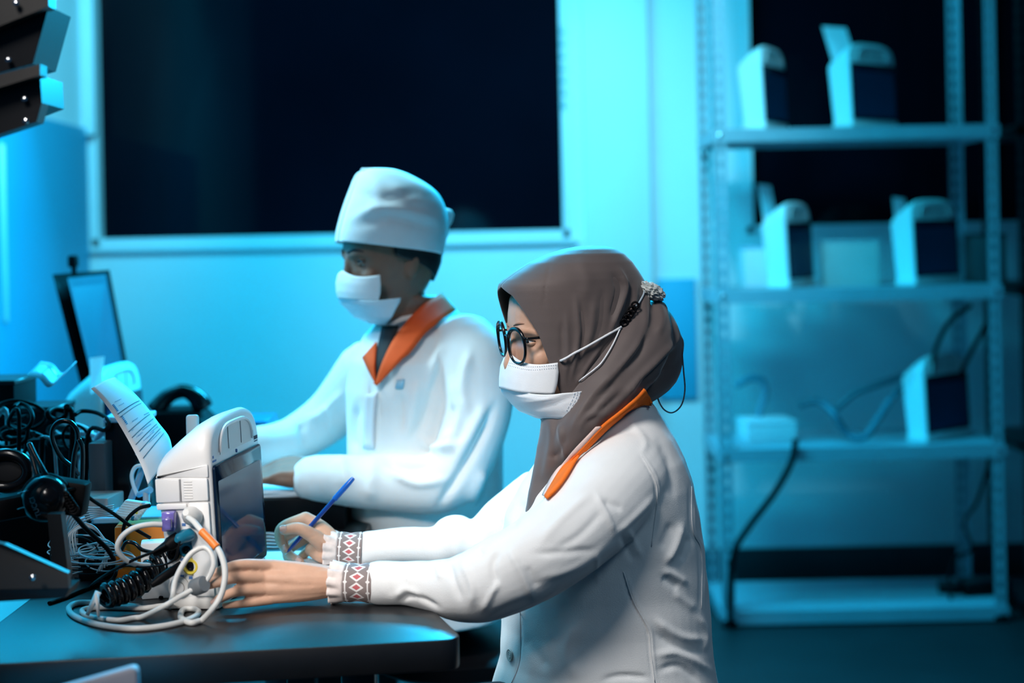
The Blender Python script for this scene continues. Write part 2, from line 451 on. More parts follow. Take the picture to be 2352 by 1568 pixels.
# white sill under window 1, pilaster strips, blue panels painting the shaded parts of the wall
struct('trim_1', ME('trim', *bbox(((w1l + w1r) / 2, YW - 0.012, zs - 0.012), (w1r - w1l + 0.06, 0.03, 0.022), 0.004), sharp=40), frame_m)
xa, xb = P(1338, 300, YW).x, P(1490, 300, YW).x
struct('trim_2', ME('trim', *bbox(((xa + xb) / 2, YW - 0.025, 1.52), (xb - xa, 0.06, 3.02), 0.004), sharp=40), wall_m)
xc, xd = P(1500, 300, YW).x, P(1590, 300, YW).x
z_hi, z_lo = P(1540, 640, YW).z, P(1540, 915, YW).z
struct('shade_trim_3', ME('trim', *bbox(((xc + xd) / 2, YW - 0.008, (z_hi + z_lo) / 2), (xd - xc, 0.02, z_hi - z_lo), 0.003), sharp=40), wall_shade_m)  # thin panel whose blue paints a shaded patch of wall
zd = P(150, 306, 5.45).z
struct('shade_trim_4', ME('trim', *bbox((XL + 0.006, 4.7, (zd + 0.5) / 2 + 0.05), (0.016, 1.75, zd - 0.55), 0.003), sharp=40), wall_shade_m)  # thin panel whose blue paints the shaded lower left wall
# pale corner post by the window and a pipe on the left wall
struct('trim_5', ME('trim', *bbox((XL + 0.022, YW - 0.025, (zd + 3.0) / 2), (0.05, 0.05, 3.0 - zd), 0.004), sharp=40), frame_m)
dp = 4.62
struct('trim_6', ME('trim', *bbox((P(2, 500, dp).x, dp, (P(2, 330, dp).z + P(2, 740, dp).z) / 2), (0.03, 0.03, P(2, 330, dp).z - P(2, 740, dp).z), 0.006), sharp=40), frame_m)
xbm = (P(1655, 300, YW).x + 3.5) / 2
struct('baseboard_back', ME('baseboard', *bbox((0.95, YW - 0.012, 0.06), (5.2, 0.025, 0.12), 0.003), sharp=40), M_('dark_skirting', (0.02, 0.025, 0.03), 0.5))

# ---------------------------------------------------------------- desks
ZD = 0.75
def rounded(poly, r, n=6):
    out = []
    m = len(poly)
    for i in range(m):
        a, b, c = Vector(poly[i - 1]), Vector(poly[i]), Vector(poly[(i + 1) % m])
        rr = r[i] if isinstance(r, (list, tuple)) else r
        if rr <= 0: out.append(tuple(b)); continue
        p, q = b + (a - b).normalized() * rr, b + (c - b).normalized() * rr
        for k in range(n + 1):
            t = k / n
            out.append(tuple(p * (1 - t) ** 2 + b * 2 * t * (1 - t) + q * t * t))
    return out
def desk_thing(name, label, poly, r, leg_pts, th=0.045, group=None):
    c = (sum(p[0] for p in poly) / len(poly), sum(p[1] for p in poly) / len(poly), 0)
    t = thing(name, label, 'desk', c, group=group)
    top = add('desk_top', ME('top', *prism(rounded(poly, r), th, Matrix.Translation((0, 0, ZD - th)), b=0.003), sharp=35), desk_m, t)
    for x, y in leg_pts:
        add('leg', ME('leg', *bbox((x, y, (ZD - th) / 2), (0.05, 0.05, ZD - th), 0.004), sharp=40), bsteel_m, t)
    xs = [p[0] for p in leg_pts]; ys = [p[1] for p in leg_pts]
    add('apron', ME('apron', *bbox(((min(xs) + max(xs)) / 2, max(ys), ZD - th - 0.05), (max(xs) - min(xs), 0.02, 0.09), 0.003), sharp=40), bsteel_m, t)
    return t
e1, e2 = Pz(-140, 1531, ZD), Pz(1066, 1466, ZD)
e3 = Pz(985, 1389, ZD)
dirr = (e3 - e2); e3 = e2 + dirr * ((2.80 - e2.y) / dirr.y)
near_poly = [(e1.x, e1.y), (e2.x, e2.y), (e3.x, e3.y), (e1.x, 2.80)]
desk_thing('work_desk', 'black laminate desk with rounded corner under the woman\'s arms', near_poly, [0.02, 0.035, 0.02, 0.02],
           [(e1.x + 0.06, e1.y + 0.08), (e2.x - 0.16, e2.y + 0.10), (e3.x - 0.10, 2.70), (e1.x + 0.06, 2.74)])
desk_thing('work_desk', 'black laminate desk behind, where the capped man works', [(e1.x - 0.2, 2.815), (-0.30, 2.815), (-0.26, 3.75), (e1.x - 0.2, 3.75)], 0.015,
           [(e1.x - 0.1, 2.88), (-0.37, 2.90), (-0.33, 3.68), (e1.x - 0.1, 3.68)])

# ---------------------------------------------------------------- defibrillator monitors (local: screen faces +x, width along y, near side -y)
display_m = M_('display_glass', (0.004, 0.045, 0.10), 0.05, spec=0.07)
MW = 0.147                                     # half width before the side-to-side scale
SY = 0.885
LEAN = 0.042
def arch(x, hs, ht, w=MW, n=18, z0=0.0):
    pts = [(-w, z0), (w, z0), (w, hs * 0.5)]
    for k in range(n + 1):
        a = math.pi * k / n
        c, s = math.cos(a), math.sin(a)
        pts.append((w * math.copysign(abs(c) ** 0.55, c), hs + (ht - hs) * abs(s) ** 0.8))
    pts.append((-w, hs * 0.5))
    return [(x - LEAN * z, y, z) for y, z in pts]
def monitor(name, label, loc, rz, detail=True, group=None):
    t = thing(name, label, 'medical monitor', loc, rz, group)
    SC = Matrix.Diagonal((1, SY, 1, 1))
    def put(nm, vf, m, parent=t, sharp=40, smooth=True):
        me = ME(nm, *vf, smooth=smooth, sharp=sharp); me.transform(SC)
        return add(nm, me, m, parent, local=True)
    # shell: back to front, deeper at the top than at the foot
    sec = [(-0.044, 0.190, 0.214, 0.137), (-0.042, 0.204, 0.232, 0.144), (-0.036, 0.208, 0.242, MW), (-0.014, 0.218, 0.262, MW), (0.008, 0.228, 0.280, MW), (0.026, 0.234, 0.290, MW), (0.036, 0.235, 0.293, MW), (0.043, 0.232, 0.290, MW - 0.003), (0.046, 0.227, 0.283, MW - 0.008)]
    rings = []
    for x, a_, b_, w_ in sec:
        rings.append([(px_ + (0.014 * max(0.0, 1 - z_ / 0.2) if x < -0.03 else 0), y_, z_) for px_, y_, z_ in arch(x, a_, b_, w_, z0=0.006)])
    put('shell', loft(rings), shell_m, sharp=50)
    put('base', bbox((0.006, 0, 0.011), (0.084, 2 * MW + 0.004, 0.022), 0.007), shell2_m)
    # screen: dark glass slab with rounded corners, on the leaning front
    Mf = axes((0.046, 0, 0), (0, 1, 0), (-LEAN, 0, 1), (1, 0, 0))
    sc = rounded([(-0.139, 0.030), (0.139, 0.030), (0.139, 0.222), (-0.139, 0.222)], 0.010)
    scr = put('screen', prism(sc, 0.0045, Mf, b=0.0015), screen_m, sharp=35)
    put('display', prism(rounded([(-0.126, 0.042), (0.126, 0.042), (0.126, 0.196), (-0.126, 0.196)], 0.004), 0.0004, Mf @ Matrix.Translation((0, 0, 0.0046))), display_m, scr)
    # carrying handle: recess plate under an arched rim
    hp = [(0.092 * math.copysign(abs(math.cos(a)) ** 0.55, math.cos(a)), 0.236 + 0.040 * abs(math.sin(a)) ** 0.8) for a in [math.pi * k / 16 for k in range(17)]]
    put('handle_recess', prism([(0.092, 0.233)] + hp + [(-0.092, 0.233)], 0.0016, Mf @ Matrix.Translation((0, 0, -0.0004))), shell2_m)
    put('handle_rim', tube([tuple(Mf @ Vector((x * 1.03, z + 0.001, 0.001))) for x, z in hp], 0.0034, 8), shell_m)
    for yy in (-0.045, 0.030):
        put('panel_line', box((0, 0, 0), (0.0014, 0.036, 0.0012), Mf @ Matrix.Translation((yy, 0.255, 0.0014))), gap_m, smooth=False)
    if detail:
        put('indicator', lathe([(0.003, 0), (0.003, 0.002), (0.001, 0.0025)], 12, Mf @ Matrix.Translation((0.0, 0.2275, 0))), inkb_m)
        put('slot', bbox((0, 0, 0), (0.005, 0.014, 0.002), 0.001, 1, Mf @ Matrix.Translation((0.106, 0.242, 0))), gap_m)
        for k, (a, b, h) in enumerate(((0.116, 0.2345, 0.006), (0.124, 0.2345, 0.006), (0.132, 0.2345, 0.006), (0.124, 0.2285, 0.0018), (-0.125, 0.2275, 0.003), (-0.130, 0.234, 0.004))):
            put('print_mark', box((0, 0, 0), (0.006 if h > 0.0035 else 0.020, h, 0.0006), Mf @ Matrix.Translation((a, b, 0.0003))), inkb_m if k > 3 else ink_m, smooth=False)
        ys = -MW
        def side(x, z, e=0.0): return (x - LEAN * z, ys - e, z)
        # raised top cover and raised front column leave a sunken socket field
        def plate(pts, th):
            return prism([(x - LEAN * z, z) for x, z in pts], th, axes((0, ys + 0.002, 0), (1, 0, 0), (0, 0, 1), (0, -1, 0)), b=0.0022)
        put('side_cover', plate([(-0.042, 0.205), (0.042, 0.205), (0.042, 0.226), (-0.036, 0.2065), (-0.042, 0.206)], 0.004), shell_m)
        put('printer_door', plate([(-0.043, 0.166), (-0.004, 0.168), (-0.004, 0.203), (-0.043, 0.203)], 0.0072), shell_m)
        put('side_cover', plate([(-0.002, 0.168), (0.041, 0.170), (0.041, 0.204), (-0.002, 0.204)], 0.0072), shell_m)
        put('grip_ledge', plate([(-0.042, 0.155), (0.006, 0.157), (0.006, 0.1655), (-0.043, 0.1645)], 0.0085), shell_m)
        put('front_column', plate([(0.010, 0.022), (0.042, 0.022), (0.041, 0.167), (0.009, 0.167)], 0.0072), shell_m)
        put('door_line', box(side(-0.003, 0.186, 0.005), (0.0022, 0.002, 0.034)), gap_m, smooth=False)
        for k in range(7):
            put('vent_rib', bbox(side(0.010, 0.174 + k * 0.0042, 0.0052), (0.014, 0.0016, 0.0022), 0.0006, 1), shell2_m)
        for x, z in ((-0.022, 0.135), (-0.002, 0.132), (0.006, 0.105), (-0.008, 0.078), (0.004, 0.050), (-0.010, 0.052)):
            put('print_mark', box(side(x, z), (0.006, 0.0012, 0.0045)), inkb_m, smooth=False)
        def socket(x, z, r, m1, m2, nm='socket'):
            Mo = axes(side(x, z), (1, 0, 0), (0, 0, 1), (0, -1, 0))
            s = put(nm, lathe([(r, -0.001), (r, 0.004), (r * 0.86, 0.006), (r * 0.62, 0.006), (r * 0.60, 0.002), (0.0006, 0.002)], 20, Mo), m1)
            put('socket_core', lathe([(r * 0.52, 0.0015), (r * 0.50, 0.005), (r * 0.30, 0.0055), (r * 0.28, 0.0025), (0.0005, 0.0025)], 16, Mo), m2, s)
        socket(0.000, 0.1130, 0.0125, teal_m, steel_m)
        socket(0.001, 0.0935, 0.0118, teal_m, blackp_m)
        socket(-0.020, 0.0875, 0.0118, blackp_m, blackm_m)
        socket(0.006, 0.0680, 0.0130, yellow_m, blackp_m)
        socket(-0.0185, 0.0610, 0.0085, blackm_m, chrome_m)
        socket(-0.015, 0.0350, 0.0170, shell2_m, shell_m)
    return t
display_m = M_('display_glass', (0.004, 0.045, 0.10), 0.05, spec=0.07)
pa = Pz(506, 1401, ZD)                         # near front corner of the foreground monitor
MRZ = R(-7)
_off = Matrix.Rotation(MRZ, 3, 'Z') @ Vector((0.048, -MW * SY, 0))
mon_loc = (pa.x - _off.x, pa.y - _off.y, ZD)
mon1 = monitor('defibrillator_monitor', 'white defibrillator monitor with dark screen in front of the woman, cables plugged in', mon_loc, MRZ)

# ---------------------------------------------------------------- shelving
DS = 4.93                                      # depth of the front posts
def zat(py, px=2000, d=DS): return P(px, py, d).z
shelf_z = [zat(290), zat(660), zat(1025), zat(1398)]
sx0, sx1 = P(1648, 700, DS).x, P(2300, 700, DS).x
DD = 0.42
rack = thing('shelving_unit', 'tall grey slotted steel shelving unit holding spare monitors at right', 'shelving', ((sx0 + sx1) / 2, DS + DD / 2, 0))
def slotted(x, y, sx, sy, w=0.040, H=2.6, z0=0.0):
    parts = []
    th = 0.0025
    for ax in (0, 1):                          # two flanges of the angle, each a ladder of strips and rungs: slots are real gaps
        def bx(u0, u1, za, zb):
            u = (u0 + u1) / 2; du = u1 - u0
            return box((x + sx * (u if ax == 0 else th / 2), y + sy * (u if ax else th / 2), (za + zb) / 2), (du if ax == 0 else th, du if ax else th, zb - za))
        parts += [bx(0, w * 0.38, z0, H), bx(w * 0.66, w, z0, H)]
        z = z0
        while z < H:
            parts.append(bx(w * 0.36, w * 0.68, z, z + 0.022)); z += 0.045
    return merge(*parts)
for (x, y, a, b) in ((sx0, DS, 1, 1), (sx1, DS, -1, 1), (sx0, DS + DD, 1, -1), (sx1, DS + DD, -1, -1)):
    add('post', ME('post', *slotted(x, y, a, b), smooth=False), steel_m, rack)
    add('foot', ME('foot', *bbox((x + a * 0.02, y + b * 0.02, 0.012), (0.05, 0.05, 0.024), 0.005), sharp=40), blackm_m, rack)
for z in shelf_z:
    bt = merge(box(((sx0 + sx1) / 2, DS + DD / 2, z - 0.0015), (sx1 - sx0, DD, 0.003)),
               box(((sx0 + sx1) / 2, DS - 0.0015, z - 0.022), (sx1 - sx0 + 0.01, 0.003, 0.044)), box(((sx0 + sx1) / 2, DS + DD + 0.0015, z - 0.022), (sx1 - sx0, 0.003, 0.044)),
               box((sx0 - 0.0015, DS + DD / 2, z - 0.022), (0.003, DD, 0.044)), box((sx1 + 0.0015, DS + DD / 2, z - 0.022), (0.003, DD, 0.044)))
    add('shelf_board', ME('board', *bt, smooth=False), steel_m, rack)
for z in shelf_z:
    for x in (sx0 + 0.018, sx1 - 0.018):
        add('bolt', ME('bolt', *lathe([(0.007, 0), (0.007, 0.004), (0.003, 0.006)], 10, axes((x, DS - 0.003, z - 0.02), (1, 0, 0), (0, 0, 1), (0, -1, 0))), sharp=40), chrome_m, rack)
# second bay beyond the right post
rack2 = thing('shelving_unit', 'next bay of shelving cut off by the right edge of the photo', 'shelving', (sx1 + 0.55, DS + DD / 2, 0))
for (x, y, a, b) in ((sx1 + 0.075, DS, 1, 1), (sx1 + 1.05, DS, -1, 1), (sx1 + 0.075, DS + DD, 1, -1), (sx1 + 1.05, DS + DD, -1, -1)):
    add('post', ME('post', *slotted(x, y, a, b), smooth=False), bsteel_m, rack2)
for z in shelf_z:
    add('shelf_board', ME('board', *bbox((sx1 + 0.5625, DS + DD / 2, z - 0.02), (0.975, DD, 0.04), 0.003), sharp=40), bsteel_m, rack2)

# monitors on the shelves: spares of the same make, turned like the first
sm = monitor('defibrillator_monitor', 'spare white monitor at the left end of the top shelf', (0, 0, 0), 0, detail=False, group='spare monitors on the shelving')
def place(o, px, d, z, rz, label):
    o.location = (P(px, 600, d).x, d, z); o.rotation_euler = (0, 0, rz); o['label'] = label
    return o
ph = sm
place(ph, 1762, DS + 0.19, shelf_z[0], R(-28), 'spare white monitor at the left end of the top shelf')
place(copy_tree(sm), 1992, DS + 0.17, shelf_z[0], R(-50), 'spare white monitor with paper sticking up, right on the top shelf')
place(copy_tree(sm), 1812, DS + 0.19, shelf_z[1], R(-30), 'spare white monitor at the left end of the middle shelf')
place(copy_tree(sm), 2128, DS + 0.17, shelf_z[1], R(-51), 'spare white monitor at the right end of the middle shelf')
place(copy_tree(sm), 2146, DS + 0.17, shelf_z[2], R(-50), 'spare white monitor with cables on the lower shelf')
# ---------------------------------------------------------------- figure helpers
def PL(pts, rad, n=14, sub=4):                  # limb through (px, py, depth)
    return limb([P(*p) for p in pts], rad, n, sub)
def sil(rows, n=32, ex=2.2):                    # stack of sections from (py, left px, right px, depth, half depth)
    rings = []
    for py, xl, xr, d, b in rows:
        c = P((xl + xr) / 2, py, d); a = S((xr - xl) / 2, d)
        ring = []
        for k in range(n):
            t = 2 * math.pi * k / n
            cc, ss = math.cos(t), math.sin(t)
            ring.append((c.x + a * math.copysign(abs(cc) ** (2 / ex), cc), c.y + b * math.copysign(abs(ss) ** (2 / ex), ss), c.z))
        rings.append(ring)
    return loft(rings)
class Head:
    """turned head: rows of sections in the head's own forward/near frame"""
    def __init__(s, d, yaw):
        s.d, s.a = d, yaw
        s.f = Vector((-math.cos(yaw), -math.sin(yaw), 0)); s.n = Vector((math.sin(yaw), -math.cos(yaw), 0))
        s.sc = FPX / d
    def AB(s, xl, xr, B):
        e = (xr - xl) / 2 / s.sc
        return math.sqrt(max(e * e - (B * math.sin(s.a)) ** 2, 1e-6)) / math.cos(s.a)
    def pt(s, xc, py, F, N):
        return P(xc, py, s.d) + s.f * F + s.n * N
    def sec(s, xl, xr, B, py, t, ex=2.3, off=0.0):
        A = s.AB(xl, xr, B) + off; B += off
        c, q = math.cos(t), math.sin(t)
        return s.pt((xl + xr) / 2, py, A * math.copysign(abs(c) ** (2 / ex), c), B * math.copysign(abs(q) ** (2 / ex), q))
    def solve(s, xl, xr, B, px, ex=2.3, off=0.0):   # angle on the near side whose picture column is px
        best, bt = 1e9, 0
        for k in range(0, 181):
            t = R(k)
            x = proj(np.array(s.sec(xl, xr, B, 700, t, ex, off)))[0]
            if abs(x - px) < best: best, bt = abs(x - px), t
        b0 = bt
        for k in range(-20, 21):
            t = max(b0 + R(k * 0.05), 0)
            x = proj(np.array(s.sec(xl, xr, B, 700, t, ex, off)))[0]
            if abs(x - px) < best: best, bt = abs(x - px), t
        return bt
def grid(pts):                                  # pts[row][col] -> (V, F)
    return loft([[tuple(p) for p in r] for r in pts], closed=False)
def solid(vf, th):                              # sheet with thickness, both sides and rim
    V, F = vf; V = np.array(V); N = normals(V, F); n = len(V)
    cnt = {}
    for f in F:
        for i in range(len(f)):
            e = (f[i], f[(i + 1) % len(f)]); cnt[tuple(sorted(e))] = cnt.get(tuple(sorted(e)), 0) + 1
    W = V - N * th
    F2 = [tuple(i + n for i in f[::-1]) for f in F]; F3 = []
    for f in F:
        for i in range(len(f)):
            a, b = f[i], f[(i + 1) % len(f)]
            if cnt[tuple(sorted((a, b)))] == 1: F3.append((b, a, a + n, b + n))
    return list(map(tuple, V)) + list(map(tuple, W)), list(F) + F2 + F3
def hand(chains, palm):
    out = []
    for pts, rad in chains + palm: out.append(PL(pts, rad, 12, 5))
    return out
def nail(parent, p, d, nrm, w, l, m=None):      # small curved plate
    z = Vector(nrm).normalized(); y = (Vector(d) - z * Vector(d).dot(z)).normalized(); x = y.cross(z)
    M = axes(p, x, y, z)
    rows = [[tuple(M @ Vector((w * math.sin(R(a)) * (1 - 0.25 * abs(v) ** 3), l * v, w * (math.cos(R(a)) - 1)))) for a in range(-70, 71, 20)] for v in (-1, -0.6, 0, 0.6, 0.9, 1.0)]
    add('fingernail', ME('nail', *solid(grid(rows), 0.0006)), m or nail_m, parent)

def lids(par, e, Hd, s_, m, r):                # spherical eyelids with a lash line
    def at(az, el, rr):
        a, b = R(az), R(el)
        return e + (Hd.f * math.cos(a) + Hd.n * s_ * math.sin(a)) * (rr * math.cos(b)) + Vector((0, 0, rr * math.sin(b)))
    for nm, sg, op in (('upper_eyelid', 1, 14), ('lower_eyelid', -1, 17)):
        rows_l = []
        for q in range(9):
            rows_l.append([at(az, sg * (op * max(math.cos(R(az * 1.12)), 0) + (88 - op) * q / 8), r + 0.0004 * math.sin(q)) for az in range(-88, 104, 6)])
        vf = solid(grid(rows_l if sg > 0 else rows_l[::-1]), 0.0006)
        add(nm, ME(nm, *vf), m, par)
    add('eyelashes', ME('lash', *tube([at(az, 13 * max(math.cos(R(az * 1.12)), 0), r + 0.0006) for az in range(-70, 90, 8)], 0.0007, 6)), hair_m, par)
    add('lid_crease', ME('crease', *tube([at(az, 34 * max(math.cos(R(az * 0.9)), 0), r - 0.0001) for az in range(-60, 80, 8)], 0.0005, 6)), brow_m, par)

# ---------------------------------------------------------------- the woman
H = Head(2.46, R(22))
skull = [(612, 1290, 1390, 0.030), (625, 1240, 1420, 0.050), (645, 1198, 1448, 0.064), (680, 1173, 1465, 0.072), (715, 1169, 1472, 0.0745), (742, 1168, 1472, 0.075), (758, 1170, 1470, 0.075),
         (775, 1176, 1465, 0.0735), (800, 1177, 1452, 0.071), (830, 1179, 1435, 0.068), (860, 1183, 1415, 0.063), (890, 1192, 1395, 0.058), (920, 1208, 1380, 0.050), (942, 1232, 1365, 0.036)]
def skull_at(py):
    q = np.array(skull); return [np.interp(py, q[:, 0], q[:, i]) for i in (1, 2, 3)]
head_bits = [loft([[H.sec(xl, xr, B, py, 2 * math.pi * k / 40, 2.35) for k in range(40)] for py, xl, xr, B in skull])]
def fp(py, F, N): xl, xr, B = skull_at(py); return H.pt((xl + xr) / 2, py, F, N)
def fa(py): xl, xr, B = skull_at(py); return H.AB(xl, xr, B)
head_bits.append(limb([fp(764, fa(764) - 0.006, 0), fp(795, fa(795) + 0.003, 0), fp(825, fa(825) + 0.011, 0), fp(836, fa(836) + 0.012, 0)], [0.0075, 0.0085, 0.0095, 0.0085], 12))
for s_ in (1, -1):
    head_bits.append(limb([fp(752, fa(752) - 0.008, 0.012 * s_), fp(749, fa(749) - 0.012, 0.030 * s_), fp(755, fa(755) - 0.026, 0.048 * s_)], [0.008, 0.0085, 0.007], 10))
    head_bits.append(ball(fp(815, fa(815) - 0.030, 0.040 * s_), 0.021))
neck = sil([(890, 1290, 1420, 2.47, 0.052), (960, 1290, 1430, 2.47, 0.055), (1040, 1290, 1450, 2.47, 0.075)], 24, 2)
core = sil([(1000, 1300, 1480, 2.47, 0.08), (1060, 1260, 1530, 2.47, 0.13), (1150, 1215, 1560, 2.47, 0.14), (1300, 1205, 1575, 2.47, 0.125), (1420, 1205, 1580, 2.47, 0.12), (1560, 1190, 1600, 2.47, 0.14), (1680, 1170, 1620, 2.47, 0.15)], 24, 2)
arms = [PL([(1430, 1100, 2.36), (1340, 1200, 2.30), (1240, 1275, 2.27), (1125, 1340, 2.26), (980, 1345, 2.29), (870, 1338, 2.305), (745, 1333, 2.315)], [0.045, 0.042, 0.040, 0.036, 0.027, 0.025, 0.0215]),
        PL([(1240, 1180, 2.60), (1150, 1225, 2.61), (1055, 1255, 2.61), (940, 1255, 2.605), (840, 1258, 2.60), (765, 1255, 2.60)], [0.045, 0.042, 0.036, 0.028, 0.024, 0.021])]
legs = []
for dd in (2.395, 2.565):
    legs.append(PL([(1420, 1690, dd), (1250, 1690, dd), (1010, 1700, dd), (985, 1900, dd), (1000, 2220, dd)], [0.076, 0.076, 0.058, 0.052, 0.04], 16))
    zf = 0.045
    a_ = P(1000, 2230, dd)
    legs.append(limb([Vector((a_.x + 0.03, dd, zf)), Vector((a_.x - 0.07, dd, zf - 0.005)), Vector((a_.x - 0.15, dd, zf - 0.012))], [0.04, 0.036, 0.025], 12))
near_f = [([(622, 1299, 2.300), (553, 1296, 2.270), (508, 1310, 2.256), (486, 1324, 2.252)], [0.0104, 0.0084, 0.0077, 0.0062]),
          ([(602, 1326, 2.288), (541, 1326, 2.262), (500, 1337, 2.248), (474, 1345, 2.246)], [0.0106, 0.0086, 0.0079, 0.0064]),
          ([(604, 1353, 2.284), (546, 1357, 2.262), (512, 1370, 2.250), (493, 1381, 2.247)], [0.0103, 0.0084, 0.0077, 0.0062]),
          ([(622, 1374, 2.288), (570, 1383, 2.274), (540, 1386, 2.268), (518, 1389, 2.265)], [0.0096, 0.0078, 0.0071, 0.0060]),
          ([(715, 1326, 2.335), (662, 1312, 2.345), (612, 1304, 2.350), (572, 1306, 2.345)], [0.014, 0.0115, 0.0105, 0.008])]
near_p = [([(750, 1328, 2.315), (690, 1314, 2.308), (622, 1300, 2.300)], [0.0205, 0.0165, 0.0112]), ([(750, 1333, 2.310), (680, 1331, 2.300), (602, 1326, 2.290)], [0.0205, 0.0175, 0.0115]),
          ([(750, 1338, 2.310), (685, 1347, 2.299), (604, 1352, 2.286)], [0.0205, 0.0170, 0.0112]), ([(752, 1344, 2.312), (700, 1357, 2.303), (620, 1372, 2.288)], [0.0195, 0.0165, 0.0100]),
          ([(710, 1334, 2.316), (650, 1330, 2.302), (630, 1328, 2.300)], [0.0235, 0.0215, 0.018]), ([(700, 1348, 2.312), (640, 1350, 2.298)], [0.0200, 0.0175])]
far_f = [([(740, 1246, 2.585), (712, 1226, 2.572), (684, 1213, 2.562), (653, 1217, 2.560)], [0.0150, 0.0125, 0.0108, 0.0088]),
         ([(702, 1190, 2.602), (648, 1211, 2.592), (643, 1240, 2.586), (655, 1262, 2.582)], [0.0118, 0.0096, 0.0085, 0.0066]),
         ([(714, 1204, 2.622), (653, 1233, 2.617), (660, 1268, 2.604), (690, 1289, 2.590)], [0.0115, 0.0094, 0.0086, 0.0070]),
         ([(724, 1220, 2.638), (662, 1264, 2.634), (670, 1290, 2.622), (696, 1297, 2.606)], [0.0110, 0.0090, 0.0080, 0.0066]),
         ([(738, 1240, 2.645), (690, 1282, 2.645), (702, 1296, 2.634), (718, 1298, 2.622)], [0.0100, 0.0080, 0.0072, 0.0060])]
far_p = [([(764, 1248, 2.600), (735, 1215, 2.602), (702, 1190, 2.602)], [0.0205, 0.0165, 0.0120]), ([(764, 1252, 2.605), (740, 1228, 2.615), (714, 1204, 2.622)], [0.0205, 0.0175, 0.0120]),
         ([(764, 1256, 2.607), (745, 1240, 2.622), (724, 1220, 2.638)], [0.0205, 0.0165, 0.0115]), ([(766, 1262, 2.607), (750, 1262, 2.620), (738, 1240, 2.645)], [0.0195, 0.0160, 0.0105]),
         ([(764, 1266, 2.598), (742, 1272, 2.596), (715, 1262, 2.612)], [0.018, 0.016, 0.012])]
body = merge(*head_bits, neck, core, *arms, *legs, *hand(near_f, near_p), *hand(far_f, far_p))
bV, bF = smoothed(body, 0.0023, 2, 0.5)
# eye sockets, knuckle dimples between fingers
eye_c = [fp(774, fa(774) - 0.021, 0.031), fp(768, fa(768) - 0.021, -0.031)]
bN = normals(bV, bF)
for e in eye_c:
    d = np.linalg.norm(bV - np.array(e), axis=1)
    bV = bV - bN * (0.0075 * np.exp(-(d / 0.016) ** 4))[:, None]
bV = folds(bV, bF, [([(572, 1311), (520, 1316), (478, 1329)], 2.4, 1.6, 'v'), ([(575, 1340), (520, 1348), (472, 1358)], 2.4, 1.6, 'v'), ([(592, 1367), (545, 1374), (502, 1386)], 2.4, 1.6, 'v'),
                    ([(618, 1328), (670, 1331)], 6, 0.5),
                    ([(545, 1292), (553, 1308)], 3, -0.5), ([(684, 1203), (690, 1224)], 2.5, -0.5), ([(700, 1240), (735, 1225)], 3, -0.7), ([(712, 1290), (700, 1252), (720, 1240)], 3, -0.8)], 2.1, 2.75)
trs = []
for dd in (2.395, 2.565):
    trs.append(PL([(1400, 1688, dd), (1250, 1690, dd), (1010, 1700, dd), (985, 1900, dd), (996, 2130, dd)], [0.088, 0.088, 0.072, 0.066, 0.060], 18))
wbase = P(1430, 1700, 2.47)
woman = thing('person', 'woman in brown hijab, glasses, face mask and white lab coat, writing at the desk', 'person', (wbase.x, wbase.y, 0))
wbody = add('body', ME('body', bV, bF), skin_m, woman, label='bare hands and upper face')
add('trousers', ME('trousers', *smoothed(merge(*trs), 0.008, 3)), trouser_m, woman, label='dark trousers')
# finger nails that show
nail(wbody, P(650, 1214, 2.5505), P(640, 1217, 2.56) - P(684, 1213, 2.562), (0.05, -1, 0.25), 0.0075, 0.0062)
nail(wbody, P(685, 1286, 2.5815), P(692, 1292, 2.59) - P(660, 1268, 2.604), (0.1, -1, 0.35), 0.0058, 0.0052)
nail(wbody, P(649, 1258, 2.5755), P(655, 1264, 2.582) - P(643, 1240, 2.586), (-0.7, -0.9, 0.1), 0.0050, 0.0046)
nail(wbody, P(489, 1381, 2.2405), P(480, 1386, 2.247) - P(512, 1369, 2.251), (-0.2, -1, 0.3), 0.0050, 0.0045)
# eyes, lids, brows
for i, e in enumerate(eye_c):
    s_ = 1 if i == 0 else -1
    ey = add('eyeball', ME('eye', *ball(e, 0.0118, 20, 14)), eye_m, woman)
    gz = (H.f + Vector((0, 0, -0.18))).normalized()
    add('iris', ME('iris', *lathe([(0.0001, 0.0010), (0.0035, 0.0008), (0.0058, -0.0006), (0.0059, -0.002)], 18, look(e + gz * 0.0114, gz))), iris_m, ey)
    lids(woman, e, H, s_, skin_m, 0.0126)
    br = [fp(742 - s_ * 2, fa(745) - 0.0005, 0.011 * s_), fp(737 - s_ * 2, fa(740) - 0.0030, 0.024 * s_), fp(738 - s_ * 2, fa(740) - 0.0120, 0.037 * s_), fp(745 - s_ * 2, fa(745) - 0.0270, 0.049 * s_)]
    add('eyebrow', ME('brow', *tube(cat(br, 5), [0.0008 + 0.0010 * math.sin(math.pi * min(k / 12 + 0.1, 1)) for k in range(16)], 8)), brow_m, woman)

